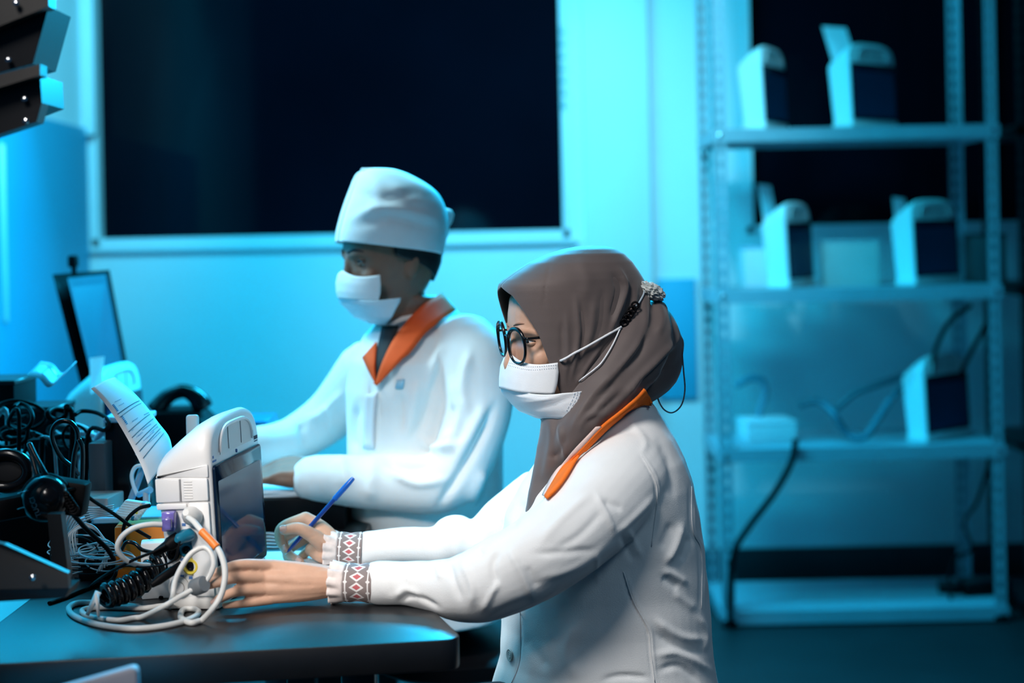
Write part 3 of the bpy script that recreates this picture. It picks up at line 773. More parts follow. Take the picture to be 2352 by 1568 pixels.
# hijab: hood sheet round the face, then bun, wraps and front drape as one cloth
hood = [(568, 1322, 1392, 0.016), (574, 1290, 1412, 0.036), (586, 1252, 1432, 0.054), (604, 1212, 1450, 0.069), (624, 1180, 1464, 0.080), (640, 1158, 1474, 0.086), (650, 1148, 1480, 0.088),
        (662, 1146, 1485, 0.0895), (680, 1147, 1490, 0.091), (700, 1149, 1494, 0.092), (730, 1152, 1497, 0.093), (765, 1156, 1497, 0.093), (800, 1160, 1492, 0.092), (835, 1166, 1482, 0.090), (870, 1174, 1468, 0.086), (905, 1186, 1450, 0.081), (940, 1200, 1432, 0.076), (975, 1230, 1425, 0.072)]
edge_px = [(650, 1148), (662, 1163), (672, 1178), (690, 1193), (720, 1214), (760, 1239), (810, 1258), (850, 1272), (890, 1288), (940, 1306), (975, 1316)]
rows = []
NC = 220
for py in list(range(568, 652, 3)) + list(range(654, 976, 3)):
    q = np.array(hood); xl, xr, B = [float(np.interp(py, q[:, 0], q[:, i])) for i in (1, 2, 3)]
    t0 = 0.0
    if py > 652:
        t0 = H.solve(xl, xr, B, float(np.interp(py, [e[0] for e in edge_px], [e[1] for e in edge_px])), 2.1)
    r_ = []
    for k in range(NC + 1):
        t = t0 + (2 * math.pi - 2 * t0) * k / NC
        r_.append(H.sec(xl, xr, B, py, t, 2.1))
    rows.append(r_)
top = [[H.pt(1357, 566.5, 0, 0)] * (NC + 1)]
hV, hF = solid(grid(top + rows), 0.0018)
hV, hF = np.array(hV), hF
wraps = [xf(ball((0, 0, 0), (1, 1, 1), 28, 18), axes(P(1478, 790, 2.49), (S(86, 2.49), 0, -S(34, 2.49)), (0, 0.074, 0), (S(22, 2.49), 0, S(104, 2.49)))),
         PL([(1510, 712, 2.46), (1496, 780, 2.43), (1450, 850, 2.40), (1392, 912, 2.375), (1342, 966, 2.36), (1308, 1022, 2.365), (1296, 1068, 2.375)], [0.018, 0.036, 0.040, 0.036, 0.032, 0.026, 0.012], 18),
         PL([(1478, 690, 2.44), (1452, 770, 2.405), (1412, 842, 2.38), (1366, 902, 2.37), (1320, 962, 2.375), (1290, 1010, 2.39)], [0.012, 0.026, 0.031, 0.030, 0.028, 0.020], 18),
         PL([(1540, 790, 2.49), (1516, 850, 2.47), (1462, 890, 2.44), (1420, 918, 2.42)], [0.024, 0.034, 0.034, 0.028], 16),
         sil([(880, 1262, 1462, 2.47, 0.078), (930, 1252, 1450, 2.46, 0.082), (975, 1250, 1430, 2.45, 0.080), (1020, 1252, 1400, 2.45, 0.074)], 28, 2),
         sil([(925, 1246, 1345, 2.42, 0.050), (960, 1243, 1340, 2.41, 0.050), (1000, 1239, 1330, 2.405, 0.046), (1050, 1232, 1318, 2.395, 0.038), (1100, 1222, 1296, 2.39, 0.028), (1150, 1211, 1272, 2.385, 0.022), (1196, 1200, 1245, 2.385, 0.016), (1230, 1196, 1225, 2.39, 0.012)], 28, 2)]
gV, gF = smoothed(merge(*wraps), 0.0036, 4, 0.5)
hj_f = [([(1322, 680), (1328, 740), (1328, 780), (1312, 872)], 5, 3.2), ([(1334, 700), (1340, 760), (1330, 840)], 5, -3.0), ([(1420, 615), (1433, 640), (1437, 669), (1412, 736), (1400, 770)], 5, 4.5), ([(1408, 630), (1420, 665), (1405, 730)], 6, -4.0), ([(1365, 690), (1358, 760), (1345, 800)], 7, 2.4), ([(1300, 720), (1304, 800), (1298, 880)], 6, 2.2), ([(1290, 740), (1290, 840)], 5, -1.6), ([(1385, 660), (1380, 740), (1360, 800)], 8, -2.0),
        ([(1462, 650), (1452, 720), (1410, 800), (1355, 870), (1318, 910)], 6, 4.2), ([(1448, 655), (1436, 730), (1392, 800), (1345, 860)], 6, -3.6), ([(1378, 800), (1345, 850), (1325, 880)], 5, 2.6), ([(1265, 596), (1254, 650), (1247, 720)], 1.6, 0.9, 'v'), ([(1330, 590), (1350, 640), (1340, 690)], 14, 1.5), ([(1470, 690), (1465, 760), (1440, 810)], 7, -4)]
hV = folds(hV, hF, [(f[0], f[1], f[2] * 1.25, *f[3:]) for f in hj_f], 0, 2.6)
wr_f = [([(1478, 680), (1482, 760), (1440, 830), (1390, 890), (1345, 950)], 8, 4.5), ([(1490, 730), (1470, 800), (1420, 860), (1370, 920), (1330, 980)], 7, -5.0), ([(1508, 690), (1520, 730), (1510, 770)], 9, 4.0), ([(1560, 775), (1520, 820), (1470, 870), (1420, 925)], 8, 5.0), ([(1550, 800), (1500, 855), (1460, 888)], 7, -5.0),
        ([(1400, 860), (1350, 920), (1310, 990)], 6, 3.0), ([(1430, 900), (1380, 945), (1345, 975)], 6, -3.5), ([(1390, 950), (1350, 955), (1325, 990)], 7, 3.5), ([(1285, 970), (1292, 1020), (1300, 1055)], 6, 3.5), ([(1262, 960), (1268, 1010), (1250, 1110)], 9, 3.0), ([(1300, 1000), (1285, 1040), (1262, 1050)], 6, -3.0), ([(1240, 990), (1228, 1090), (1212, 1170)], 8, 2.5), ([(1520, 850), (1490, 880)], 6, 3)]
gV = folds(gV, gF, [(f[0], f[1], f[2] * 1.4) for f in wr_f], 0, 2.6)
gV, gF = smoothed((gV, gF), None, 3, 0.5)
hij = merge((hV, hF), (gV, gF))
hijab = add('hijab', ME('hijab', *hij), hijab_m, woman, label='taupe brown draped headscarf gathered in a bun at the back')
htree = bvh(*hij)

# lab coat
torso = sil([(912, 1410, 1486, 2.475, 0.060), (930, 1375, 1502, 2.475, 0.078), (960, 1330, 1524, 2.475, 0.108), (1000, 1285, 1546, 2.475, 0.142), (1050, 1240, 1570, 2.475, 0.172), (1110, 1195, 1590, 2.475, 0.182), (1180, 1160, 1604, 2.475, 0.178), (1260, 1146, 1615, 2.475, 0.168), (1340, 1148, 1625, 2.475, 0.160), (1420, 1152, 1632, 2.475, 0.158), (1500, 1148, 1637, 2.475, 0.162), (1570, 1128, 1648, 2.475, 0.172), (1650, 1105, 1668, 2.475, 0.182), (1720, 1090, 1680, 2.475, 0.186)], 56, 2.15)
slv_n = PL([(1452, 1078, 2.395), (1425, 1108, 2.355), (1345, 1195, 2.295), (1245, 1272, 2.262), (1122, 1336, 2.255), (1055, 1350, 2.268), (1000, 1345, 2.283), (935, 1339, 2.298), (866, 1338, 2.306)], [0.070, 0.074, 0.0685, 0.0640, 0.0585, 0.050, 0.040, 0.0335, 0.0335], 28, 6)
slv_f = PL([(1250, 1172, 2.590), (1155, 1222, 2.61), (1090, 1246, 2.61), (1045, 1243, 2.61), (1000, 1256, 2.607), (930, 1254, 2.605), (842, 1261, 2.60)], [0.074, 0.060, 0.040, 0.046, 0.036, 0.034, 0.031], 24, 6)
cV, cF = smoothed(merge(torso, slv_n, slv_f), 0.0036, 5, 0.5)
ct_f = [([(1468, 1043), (1500, 1100), (1505, 1150), (1492, 1255)], 3, -1.6), ([(1475, 1040), (1508, 1100), (1513, 1150), (1500, 1250)], 3, 1.6),
        ([(1367, 1128), (1392, 1180), (1414, 1228)], 7, 3.5), ([(1414, 1228), (1460, 1185), (1505, 1138)], 8, 3.5), ([(1385, 1150), (1430, 1170)], 9, -3.0), ([(1441, 1212), (1475, 1282)], 6, 2.5), ([(1425, 1225), (1455, 1290)], 7, -2.5), ([(1370, 1270), (1372, 1340)], 5, 1.8), ([(1360, 1130), (1300, 1180), (1235, 1250)], 12, 3.0), ([(1390, 1165), (1330, 1230), (1270, 1262)], 10, -2.5),
        ([(1169, 1259), (1195, 1310), (1226, 1377)], 7, 4.0), ([(1145, 1268), (1132, 1300), (1142, 1345)], 8, -4.0), ([(1108, 1405), (1125, 1370), (1147, 1335)], 7, 4.0), ([(1226, 1272), (1300, 1268), (1365, 1262)], 8, -3.0), ([(1240, 1330), (1330, 1300), (1400, 1250)], 10, 2.5), ([(1120, 1420), (1180, 1390), (1240, 1370)], 9, -2.0), ([(1210, 1300), (1235, 1350)], 8, -2.5),
        ([(1030, 1290), (1045, 1340), (1060, 1380)], 8, -3.5), ([(1060, 1285), (1085, 1350), (1080, 1395)], 9, 3.5), ([(1000, 1290), (1015, 1330)], 7, 3.0), ([(905, 1372), (935, 1352), (970, 1378)], 8, 4.0), ([(915, 1382), (950, 1368), (1010, 1395)], 6, -5.0), ([(930, 1300), (945, 1345)], 8, 2.0), ([(880, 1295), (890, 1345), (900, 1375)], 8, -1.5), ([(1095, 1262), (1110, 1275)], 9, -3.0),
        ([(1569, 1200), (1552, 1250), (1529, 1296)], 9, 6.0), ([(1585, 1230), (1565, 1290)], 9, -4.0), ([(1545, 1200), (1515, 1262)], 10, -3.0), ([(1519, 1310), (1545, 1318), (1580, 1340)], 8, 3.5), ([(1520, 1325), (1560, 1350)], 9, -4.0),
        ([(1428, 1313), (1451, 1380), (1485, 1444), (1492, 1500), (1500, 1568)], 3, -2.0), ([(1436, 1313), (1459, 1380), (1493, 1444), (1500, 1500), (1508, 1568)], 3.5, 2.2),
        ([(1583, 1117), (1586, 1215), (1606, 1269), (1606, 1397)], 3.5, -2.2), ([(1592, 1117), (1596, 1215), (1616, 1269), (1617, 1397)], 4, 2.0),
        ([(1500, 1420), (1560, 1460), (1622, 1470)], 9, 4.5), ([(1500, 1450), (1560, 1490), (1625, 1500)], 9, -4.0), ([(1505, 1505), (1560, 1500), (1640, 1545)], 9, 4.5), ([(1510, 1540), (1560, 1530), (1610, 1568)], 8, -4.0), ([(1545, 1360), (1600, 1400)], 10, 3), ([(1600, 1410), (1622, 1450), (1618, 1500)], 7, 3.5),
        ([(1384, 1560), (1430, 1552), (1490, 1556)], 6, -4.0), ([(1200, 1460), (1260, 1540)], 14, -3.0), ([(1330, 1420), (1300, 1500), (1330, 1560)], 14, 3.0), ([(1195, 1420), (1194, 1500), (1180, 1568)], 2.5, -1.5), ([(1440, 960), (1480, 1010), (1475, 1040)], 8, 2.5), ([(1510, 1000), (1540, 1080), (1545, 1150)], 10, -2.5),
        ([(1180, 1140), (1150, 1200)], 8, 2.5), ([(1205, 1150), (1175, 1215)], 8, -3.0), ([(1100, 1200), (1085, 1240)], 7, -3.0), ([(1040, 1198), (1045, 1230)], 8, 2.0), ([(960, 1215), (975, 1255)], 8, 2.0)]
cV = folds(cV, cF, ct_f)
rng = np.random.default_rng(3)
cN = normals(cV, cF)
wv = sum(np.sin(cV @ rng.normal(0, 55, 3) + rng.uniform(0, 6)) for _ in range(9)) / 9
cV = cV + cN * (wv * 0.0016)[:, None]
coat = add('lab_coat', ME('coat', cV, cF), coat_m, woman, label='white cotton lab coat with long sleeves')
ctree = bvh(cV, cF)
both = merge((cV, cF), hij)
btree = bvh(*both)
def strip(tree, up, lo, n=6, m=4, off=0.004, th=0.002, it=2):   # flat band laid on a surface between two pixel lines
    a, b = cat([np.array(p, float) for p in up], n), cat([np.array(p, float) for p in lo], n)
    pts = []
    for j in range(m + 1):
        t = j / m
        pts.append([onto(tree, *(p * (1 - t) + q * t), off) for p, q in zip(a, b)])
    A = np.array(pts)
    for _ in range(it):
        A[:, 1:-1] = (A[:, :-2] + 2 * A[:, 1:-1] + A[:, 2:]) / 4
    return solid(grid(A[::-1]), th)
add('collar', ME('collar', *strip(btree, [(1475, 890), (1457, 910), (1412, 948), (1377, 975), (1341, 1016), (1314, 1044), (1287, 1089), (1254, 1146)], [(1500, 926), (1484, 932), (1452, 943), (1388, 984), (1355, 1014), (1334, 1048), (1297, 1114), (1260, 1150)], 7, 4, 0.006, 0.004, 14)), orangec_m, coat, label='bright orange stand collar')
add('collar_lining', ME('lining', *strip(btree, [(1366, 978), (1330, 1016), (1303, 1046), (1276, 1088), (1251, 1140)], [(1378, 976), (1343, 1017), (1316, 1046), (1289, 1090), (1256, 1146)], 7, 2, 0.006, 0.003, 14)), pink_m, coat)
for ln, nm in (([(1195, 1400), (1195, 1460), (1193, 1520), (1175, 1568)], 'placket_stitch'), ([(1472, 1042), (1504, 1100), (1509, 1150), (1496, 1255)], 'shoulder_seam'), ([(1432, 1313), (1455, 1380), (1489, 1444), (1496, 1500), (1504, 1566)], 'side_seam'), ([(1588, 1117), (1591, 1215), (1611, 1269), (1611, 1397)], 'back_seam')):
    pts = [onto(ctree, *p, 0.0006) for p in cat([np.array(p, float) for p in ln], 8)]
    add(nm, ME('seam', *tube(pts, 0.0007, 6)), seam_m, coat)
pb = onto(ctree, 1173, 1504, 0.002)
hb = ctree.ray_cast(CAM, (pb - CAM).normalized())
Mb = look(pb, hb[1] if hb[1].dot(pb - CAM) < 0 else -hb[1])
bt_ = add('button', ME('button', *lathe([(0.0098, 0), (0.0102, 0.0012), (0.0094, 0.0026), (0.0082, 0.0022), (0.0060, 0.0016), (0.0058, 0.0024), (0.0045, 0.0024), (0.0043, 0.0014), (0.0005, 0.0014)], 28, Mb), sharp=30), M_('clear_grey_button', (0.42, 0.44, 0.42), 0.25), coat)
for a, b in ((1, 1), (1, -1), (-1, 1), (-1, -1)):
    add('button_hole', ME('hole', *lathe([(0.0009, 0), (0.0009, 0.0020), (0.0002, 0.0021)], 8, Mb @ Matrix.Translation((a * 0.0016, b * 0.0016, 0.0)))), seam_m, bt_)

# blouse cuffs: printed band and ruffle
def cuff(p0, p1, r0, r1, r2, name):
    a, b = P(*p0), P(*p1)                     # a = coat end, b = hand end of the band
    ax = (b - a).normalized(); x = ax.cross(Vector((0, 0, 1))).normalized(); y = x.cross(ax)
    n = 64
    def ring(c, r, wob=0, ph=0, sq=0.94):
        return [c + x * math.cos(2 * math.pi * k / n) * (r * 1.05 + wob * math.sin(k * 2 * math.pi / n * 11 + ph)) + y * math.sin(2 * math.pi * k / n) * (r * sq + wob * math.sin(k * 2 * math.pi / n * 11 + ph)) for k in range(n)]
    L = (b - a).length
    band = [ring(a + ax * L * t, r0 + (r1 - r0) * t + 0.0012 * math.sin(t * 9)) for t in np.linspace(0, 1, 10)]
    me = ME('cuff_band', *loft(band, True, False))
    uvl = me.uv_layers.new(name='UVMap')
    for poly in me.polygons:
        for li in poly.loop_indices:
            vi = me.loops[li].vertex_index; u = (vi % n) / n; v = (vi // n) / 9
            if u == 0 and any(me.loops[q].vertex_index % n > n // 2 for q in poly.loop_indices): u = 1.0
            uvl.data[li].uv = (u, v)
    c = add(name, me, cuff_m, woman, label='grey printed blouse cuff with diamonds')
    fr = [ring(b + ax * t * 0.023, r1 + (r2 - r1) * t, 0.0042 * t, t * 1.2) for t in np.linspace(-0.05, 1, 8)]
    add('ruffle', ME('ruffle', *solid(loft(fr, True, False), 0.0008)), M_('cream_ruffle', (0.72, 0.62, 0.58), 0.85, var=0.12, vscale=90), c)
cuff((862, 1338, 2.307), (794, 1337, 2.312), 0.0318, 0.0305, 0.0315, 'blouse_cuff')
cuff((834, 1260, 2.60), (776, 1257, 2.60), 0.0300, 0.0280, 0.0325, 'blouse_cuff')

# face mask
def mask_panel(rws, off, nu=18, th=0.0012, H=None, xr=1450, B=0.074):
    H = H or globals()['H']
    pts = []
    for (yc, xc, ye, xe, dip) in rws:
        xl = xc
        t1 = H.solve(xl, xr, B, xe, 2.3, off)
        row = []
        for k in range(-nu, nu + 1):
            u = abs(k) / nu
            py = yc + (ye - yc) * u + dip * math.sin(math.pi * u)
            p = H.sec(xl, xr, B, py, t1 * u, 2.3, off)
            if k < 0:
                q = H.sec(xl, xr, B, py, -t1 * u, 2.3, off); p = q
            row.append(p)
        pts.append(row)
    rr = []
    for i in range(len(pts) - 1):
        for t in (0, 0.25, 0.5, 0.75):
            rr.append([a.lerp(b, t) for a, b in zip(pts[i], pts[i + 1])])
    rr.append(pts[-1])
    return solid(grid([r[::-1] for r in rr]), th)
mk = add('face_mask', ME('mask', *mask_panel([(801, 1166, 820, 1281, 12), (830, 1158, 842, 1283, 4), (858, 1155, 868, 1280, 2), (884, 1155, 890, 1273, 0)], 0.004, B=0.090)), mask_m, woman, label='white pleated surgical face mask')
mlow = mask_panel([(880, 1157, 882, 1341, 8), (893, 1158, 893, 1339, 6), (905, 1166, 905, 1336, 3), (925, 1181, 922, 1330, 3), (940, 1198, 938, 1322, 4), (953, 1219, 953, 1306, -2)], 0.002, B=0.110)
mV = folds(np.array(mlow[0]), mlow[1], [([(1160, 905), (1230, 902), (1300, 890)], 4, -1.6), ([(1185, 925), (1260, 915), (1330, 890)], 4, 1.6), ([(1205, 943), (1270, 930), (1325, 905)], 4, -1.6)])
add('lower_panel', ME('mlow', mV, mlow[1]), mask_m, mk)
mtree = bvh(*merge((mV, mlow[1]), mask_panel([(801, 1166, 820, 1281, 12), (830, 1158, 842, 1283, 4), (858, 1155, 868, 1280, 2), (884, 1155, 890, 1273, 0)], 0.004, B=0.090)))
dot_me = None
for line, k in (([(1166, 832), (1215, 842), (1276, 838)], 26), ([(1164, 838), (1215, 849), (1276, 845)], 26), ([(1322, 884), (1318, 910), (1302, 942)], 16), ([(1328, 886), (1324, 912), (1308, 944)], 16), ([(1334, 888), (1330, 914), (1314, 945)], 16)):
    c = cat([np.array(p, float) for p in line], 12); c = [c[int(i * (len(c) - 1) / k)] for i in range(k + 1)]
    st = [ball(onto(mtree, *p, 0.0004), 0.0007, 6, 4) for p in c]
    add('stitching', ME('stitch', *merge(*st)), M_('weld_dots', (0.42, 0.50, 0.60), 0.7), mk, kind='stuff')
def loop(pts, r=0.0016, m=None, nm='ear_loop', par=None, off=0.004):
    q = [onto(btree, *p, off) for p in cat([np.array(p, float) for p in pts], 6)]
    for _ in range(3): q = [q[0]] + [(q[i - 1] + q[i] * 2 + q[i + 1]) / 4 for i in range(1, len(q) - 1)] + [q[-1]]
    return add(nm, ME(nm, *tube(q, r, 8)), m or mask_m, par or mk)
p_s = onto(mtree, 1277, 832, 0.001); 
def loop_from(start, pts, r):
    q = [start] + [onto(btree, *p, 0.005) for p in pts]
    add('ear_loop', ME('loop', *tube(cat(q, 6), r, 8)), mask_m, mk)
loop_from(p_s, [(1290, 827), (1303, 820), (1320, 811), (1345, 797), (1375, 780), (1428, 752)], 0.0020)
loop_from(onto(mtree, 1326, 882, 0.001), [(1336, 875), (1352, 862), (1368, 849), (1385, 832), (1408, 795), (1426, 757)], 0.0013)
# hook strap, bead cord and fleece tie at the back of the head
hk = []
for i in range(5):
    c = onto(btree, 1434 + i * 6, 742 - i * 10, 0.004)
    hk.append(tube([c + Vector((math.cos(a) * 0.0055, -0.001, math.sin(a) * 0.0055)) for a in [2 * math.pi * k / 14 for k in range(14)]], 0.0018, 6, closed=True))
add('strap_hook', ME('hook', *merge(*hk)), blackm_m, mk)
cd = loop([(1460, 702), (1468, 690), (1476, 676), (1478, 662)], 0.0016, M_('pale_cord', (0.45, 0.55, 0.62), 0.6), 'strap_cord')
ft = onto(btree, 1490, 676, 0.0, 2.46)
bm = bmesh.new(); bmesh.ops.create_icosphere(bm, subdivisions=4, radius=1.0)
rr = random.Random(4)
for v in bm.verts:
    k = 1 + rr.uniform(-0.12, 0.16)
    v.co = Vector((v.co.x * 0.023 * k, v.co.y * 0.021 * k, v.co.z * 0.0130 * k))
    v.co = Matrix.Rotation(R(28), 3, 'Y') @ v.co + P(1496, 668, 2.450)
me = bpy.data.meshes.new('tie'); bm.to_mesh(me); bm.free()
add('hair_tie', me, fluff_m, hijab, label='fluffy pale grey hair tie')
cp = [(1566, 800, 2.47), (1570, 850, 2.465), (1573, 895, 2.46), (1565, 930, 2.46), (1545, 947, 2.46), (1525, 940, 2.46), (1511, 915, 2.462), (1508, 885, 2.47)]
add('strap_cord', ME('cord', *tube(cat([P(*p) for p in cp], 10), 0.0013, 8)), cord_m, mk, label='dark twisted cord hanging behind the neck')

# spectacles
gl = thing('spectacles', 'black round-rimmed glasses worn by the woman', 'glasses', tuple(fp(785, fa(785), 0)))
def rim(py, F, N, wrap):
    c = H.pt(1317, py, F, N)
    f = (Matrix.Rotation(wrap, 3, 'Z') @ H.f); f = (f + Vector((0, 0, -0.10))).normalized()
    x = f.cross(Vector((0, 0, 1))).normalized(); y = x.cross(f)
    def e(t, k=1.0):
        cx, sy = math.cos(t), math.sin(t)
        return c + x * (0.0258 * k * math.copysign(abs(cx) ** 0.9, cx)) + y * (0.0275 * k * math.copysign(abs(sy) ** 0.9, sy) * (1.0 if sy > 0 else 1.04))
    ring = [e(2 * math.pi * k / 48) for k in range(48)]
    add('rim', ME('rim', *tube(ring, [0.0024 + 0.0012 * max(math.sin(2 * math.pi * k / 48), 0) for k in range(48)], 8, closed=True)), blackp_m, gl)
    V = [e(2 * math.pi * k / 48, 0.97) + f * 0.0004 for k in range(48)] + [e(2 * math.pi * k / 48, 0.97) - f * 0.0004 for k in range(48)]
    F_ = [tuple(range(48)), tuple(range(95, 47, -1))] + [(k, (k + 1) % 48, 48 + (k + 1) % 48, 48 + k) for k in range(48)]
    add('lens', ME('lens', V, F_), lens_m, gl)
    return c, x, y
FR = 0.118
c1, x1, y1 = rim(784, FR - 0.003, 0.0325, R(9))
c2, x2, y2 = rim(774, FR - 0.003, -0.0325, R(-9))
s1 = 1 if (x1.dot(H.n) > 0) else -1
add('bridge', ME('bridge', *tube(cat([c1 - x1 * s1 * 0.0245 + y1 * 0.008, (c1 + c2) / 2 + H.f * 0.004 + Vector((0, 0, 0.011)), c2 + x2 * s1 * 0.0245 + y2 * 0.008], 6), 0.0021, 8)), blackp_m, gl)
for c, x, y, s_ in ((c1, x1, y1, s1), (c2, x2, y2, -s1)):
    h0 = c + x * s_ * 0.0255 + y * 0.013
    nd = H.n * (1 if s_ == s1 else -1)
    h1 = h0 - H.f * 0.006 + nd * 0.003; h2 = h1 - H.f * 0.10 + nd * 0.006 + Vector((0, 0, 0.004))
    add('temple', ME('temple', *tube([h0, h1, (h1 + h2) / 2, h2], [0.0022, 0.0024, 0.0022, 0.002], 8)), blackp_m, gl)
# pen in the far hand
pt, pe = P(655, 1273, 2.579), P(812, 1097, 2.585)
ax = (pe - pt).normalized(); Lp = (pe - pt).length
pen = thing('pen', 'blue ballpoint pen with cap held in the woman\'s writing hand', 'pen', tuple(pt))
Mp = look(pt, ax)
add('barrel', ME('barrel', *lathe([(0.0008, 0.004), (0.0022, 0.010), (0.0036, 0.022), (0.0038, 0.03), (0.0038, Lp * 0.74)], 20, Mp), sharp=50), pen_m, pen)
add('tip', ME('tip', *lathe([(0.0003, 0.0), (0.0006, 0.002), (0.0012, 0.006)], 12, Mp)), chrome_m, pen)
add('cap', ME('cap', *lathe([(0.0048, Lp * 0.72), (0.0050, Lp * 0.73), (0.0049, Lp * 0.90), (0.0040, Lp * 0.985), (0.0030, Lp)], 20, Mp), sharp=50), penb_m, pen)
# stool
st = thing('work_stool', 'dark round stool under the seated woman', 'stool', (wbase.x + 0.02, wbase.y, 0))
sx_, sy_ = wbase.x + 0.02, wbase.y
add('seat', ME('seat', *lathe([(0.17, 0.375), (0.185, 0.385), (0.185, 0.41), (0.17, 0.42), (0.01, 0.42)], 32, Matrix.Translation((sx_, sy_, 0))), sharp=40), blackm_m, st)
add('column', ME('column', *lathe([(0.03, 0.08), (0.03, 0.25), (0.02, 0.25), (0.02, 0.378)], 16, Matrix.Translation((sx_, sy_, 0))), sharp=40), bsteel_m, st)
for k in range(5):
    a = 2 * math.pi * k / 5
    e = Vector((sx_ + 0.26 * math.cos(a), sy_ + 0.26 * math.sin(a), 0.06))
    add('leg', ME('leg', *tube([Vector((sx_, sy_, 0.10)), e], [0.02, 0.014], 8)), bsteel_m, st)
    add('castor', ME('castor', *ball((e.x, e.y, 0.027), (0.027, 0.027, 0.027), 12, 8)), blackm_m, st)
reddened_orange_m = M_('reddened_orange_cotton', (0.78, 0.10, 0.02), 0.8, var=0.05, vscale=40, bump=0.3, bscale=500, spec=0.2)  # copy of the orange cotton, reddened to offset the cyan light
# ---------------------------------------------------------------- the man behind
K = Head(3.05, R(30))
sk2 = [(455, 860, 950, 0.030), (475, 830, 975, 0.052), (505, 808, 995, 0.068), (540, 796, 1003, 0.075), (570, 792, 1004, 0.077), (588, 794, 1003, 0.077), (605, 797, 1001, 0.076), (630, 799, 992, 0.073), (660, 801, 978, 0.069), (690, 806, 960, 0.063), (715, 818, 946, 0.053), (735, 838, 932, 0.036)]
q2 = np.array(sk2)
def s2(py): return [float(np.interp(py, q2[:, 0], q2[:, i])) for i in (1, 2, 3)]
def kp(py, F, N): xl, xr, B = s2(py); return K.pt((xl + xr) / 2, py, F, N)
def ka(py): xl, xr, B = s2(py); return K.AB(xl, xr, B)
mb = [loft([[K.sec(xl, xr, B, py, 2 * math.pi * k / 36, 2.35) for k in range(36)] for py, xl, xr, B in sk2])]
mb.append(limb([kp(592, ka(592) - 0.004, 0), kp(620, ka(620) + 0.002, 0), kp(642, ka(642) + 0.006, 0)], [0.009, 0.010, 0.011], 12))
for s_ in (1, -1):
    mb.append(limb([kp(582, ka(582) - 0.006, 0.012 * s_), kp(580, ka(580) - 0.011, 0.032 * s_), kp(585, ka(585) - 0.028, 0.052 * s_)], [0.0095, 0.010, 0.008], 10))
    mb.append(ball(kp(632, ka(632) - 0.030, 0.044 * s_), 0.022))
    ec = kp(605, -0.012, 0.076 * s_)
    mb.append(xf(ball((0, 0, 0), (0.017, 0.009, 0.031), 14, 10), axes(ec, K.f, K.n, Vector((0, 0, 1)) - K.f * 0.15)))
mb.append(sil([(680, 880, 1000, 3.07, 0.060), (740, 888, 1008, 3.08, 0.062), (800, 880, 1030, 3.09, 0.085)], 24, 2))
mb.append(sil([(760, 880, 1060, 3.1, 0.09), (820, 840, 1100, 3.1, 0.15), (900, 830, 1115, 3.1, 0.16), (1050, 835, 1120, 3.1, 0.15), (1200, 830, 1125, 3.1, 0.15), (1400, 820, 1140, 3.1, 0.17)], 20, 2))
mb.append(PL([(1080, 820, 2.98), (1092, 930, 2.94), (1050, 1060, 2.91), (1005, 1105, 2.90), (860, 1105, 2.92), (720, 1090, 2.935)], [0.05, 0.046, 0.042, 0.040, 0.034, 0.027]))
mb.append(PL([(835, 870, 3.24), (765, 950, 3.24), (690, 1000, 3.20), (640, 1015, 3.15), (575, 1020, 3.10)], [0.05, 0.042, 0.036, 0.033, 0.026]))
for i, (dy, dd, ln) in enumerate(((-14, 0.030, 1.0), (-3, 0.012, 1.06), (7, -0.006, 1.0), (15, -0.020, 0.85))):
    mb.append(PL([(720, 1088 + dy * 0.5, 2.935 + dd * 0.5), (680, 1078 + dy, 2.94 + dd), (645, 1076 + dy, 2.945 + dd), (618, 1086 + dy, 2.947 + dd), (645 - 58 * ln, 1095 + dy * 0.6, 2.948 + dd)], [0.024, 0.017, 0.0105, 0.009, 0.0075], 12))
mb.append(PL([(712, 1098, 2.925), (675, 1106, 2.915), (640, 1104, 2.925), (615, 1104, 2.935)], [0.016, 0.013, 0.011, 0.008], 12))
for i, (dy, dd) in enumerate(((-8, 0.03), (0, 0.01), (8, -0.01), (14, -0.025))):
    mb.append(PL([(575, 1020 + dy * 0.5, 3.10 + dd * 0.5), (540, 1022 + dy, 3.08 + dd), (510, 1035 + dy, 3.06 + dd), (490, 1055 + dy, 3.05 + dd)], [0.022, 0.014, 0.010, 0.008], 10))
mlegs = []
for dd in (3.02, 3.20):
    mb.append(PL([(1060, 1340, dd), (860, 1340, dd), (690, 1345, dd), (680, 1520, dd), (690, 1780, dd)], [0.085, 0.080, 0.062, 0.052, 0.04], 14))
    a_ = P(690, 1800, dd)
    mb.append(limb([Vector((a_.x + 0.03, dd, 0.045)), Vector((a_.x - 0.09, dd, 0.04)), Vector((a_.x - 0.18, dd, 0.033))], [0.042, 0.038, 0.026], 12))
    mb.append(limb([P(690, 1700, dd), Vector((a_.x + 0.01, dd, 0.05))], [0.045, 0.04], 12))
kV, kF = smoothed(merge(*mb), 0.0042, 3, 0.5)
mbase = P(1050, 1340, 3.1)
man = thing('person', 'man in white cap, face mask and white lab coat with orange collar, reading papers behind', 'person', (mbase.x, mbase.y, 0))
ke = [kp(597, ka(597) - 0.022, 0.033), kp(594, ka(594) - 0.022, -0.033)]
kN = normals(kV, kF)
for e in ke:
    d = np.linalg.norm(kV - np.array(e), axis=1)
    kV = kV - kN * (0.008 * np.exp(-(d / 0.017) ** 4))[:, None]
add('trousers', ME('trousers', *smoothed(merge(*[PL([(1060, 1340, dd), (860, 1340, dd), (690, 1345, dd), (680, 1520, dd), (688, 1720, dd)], [0.098, 0.092, 0.076, 0.066, 0.060], 16) for dd in (3.02, 3.20)]), 0.009, 3)), trouser_m, man, label='dark trousers')
add('body', ME('body', kV, kF), skin2_m, man, label='brown skinned face, neck and hands')
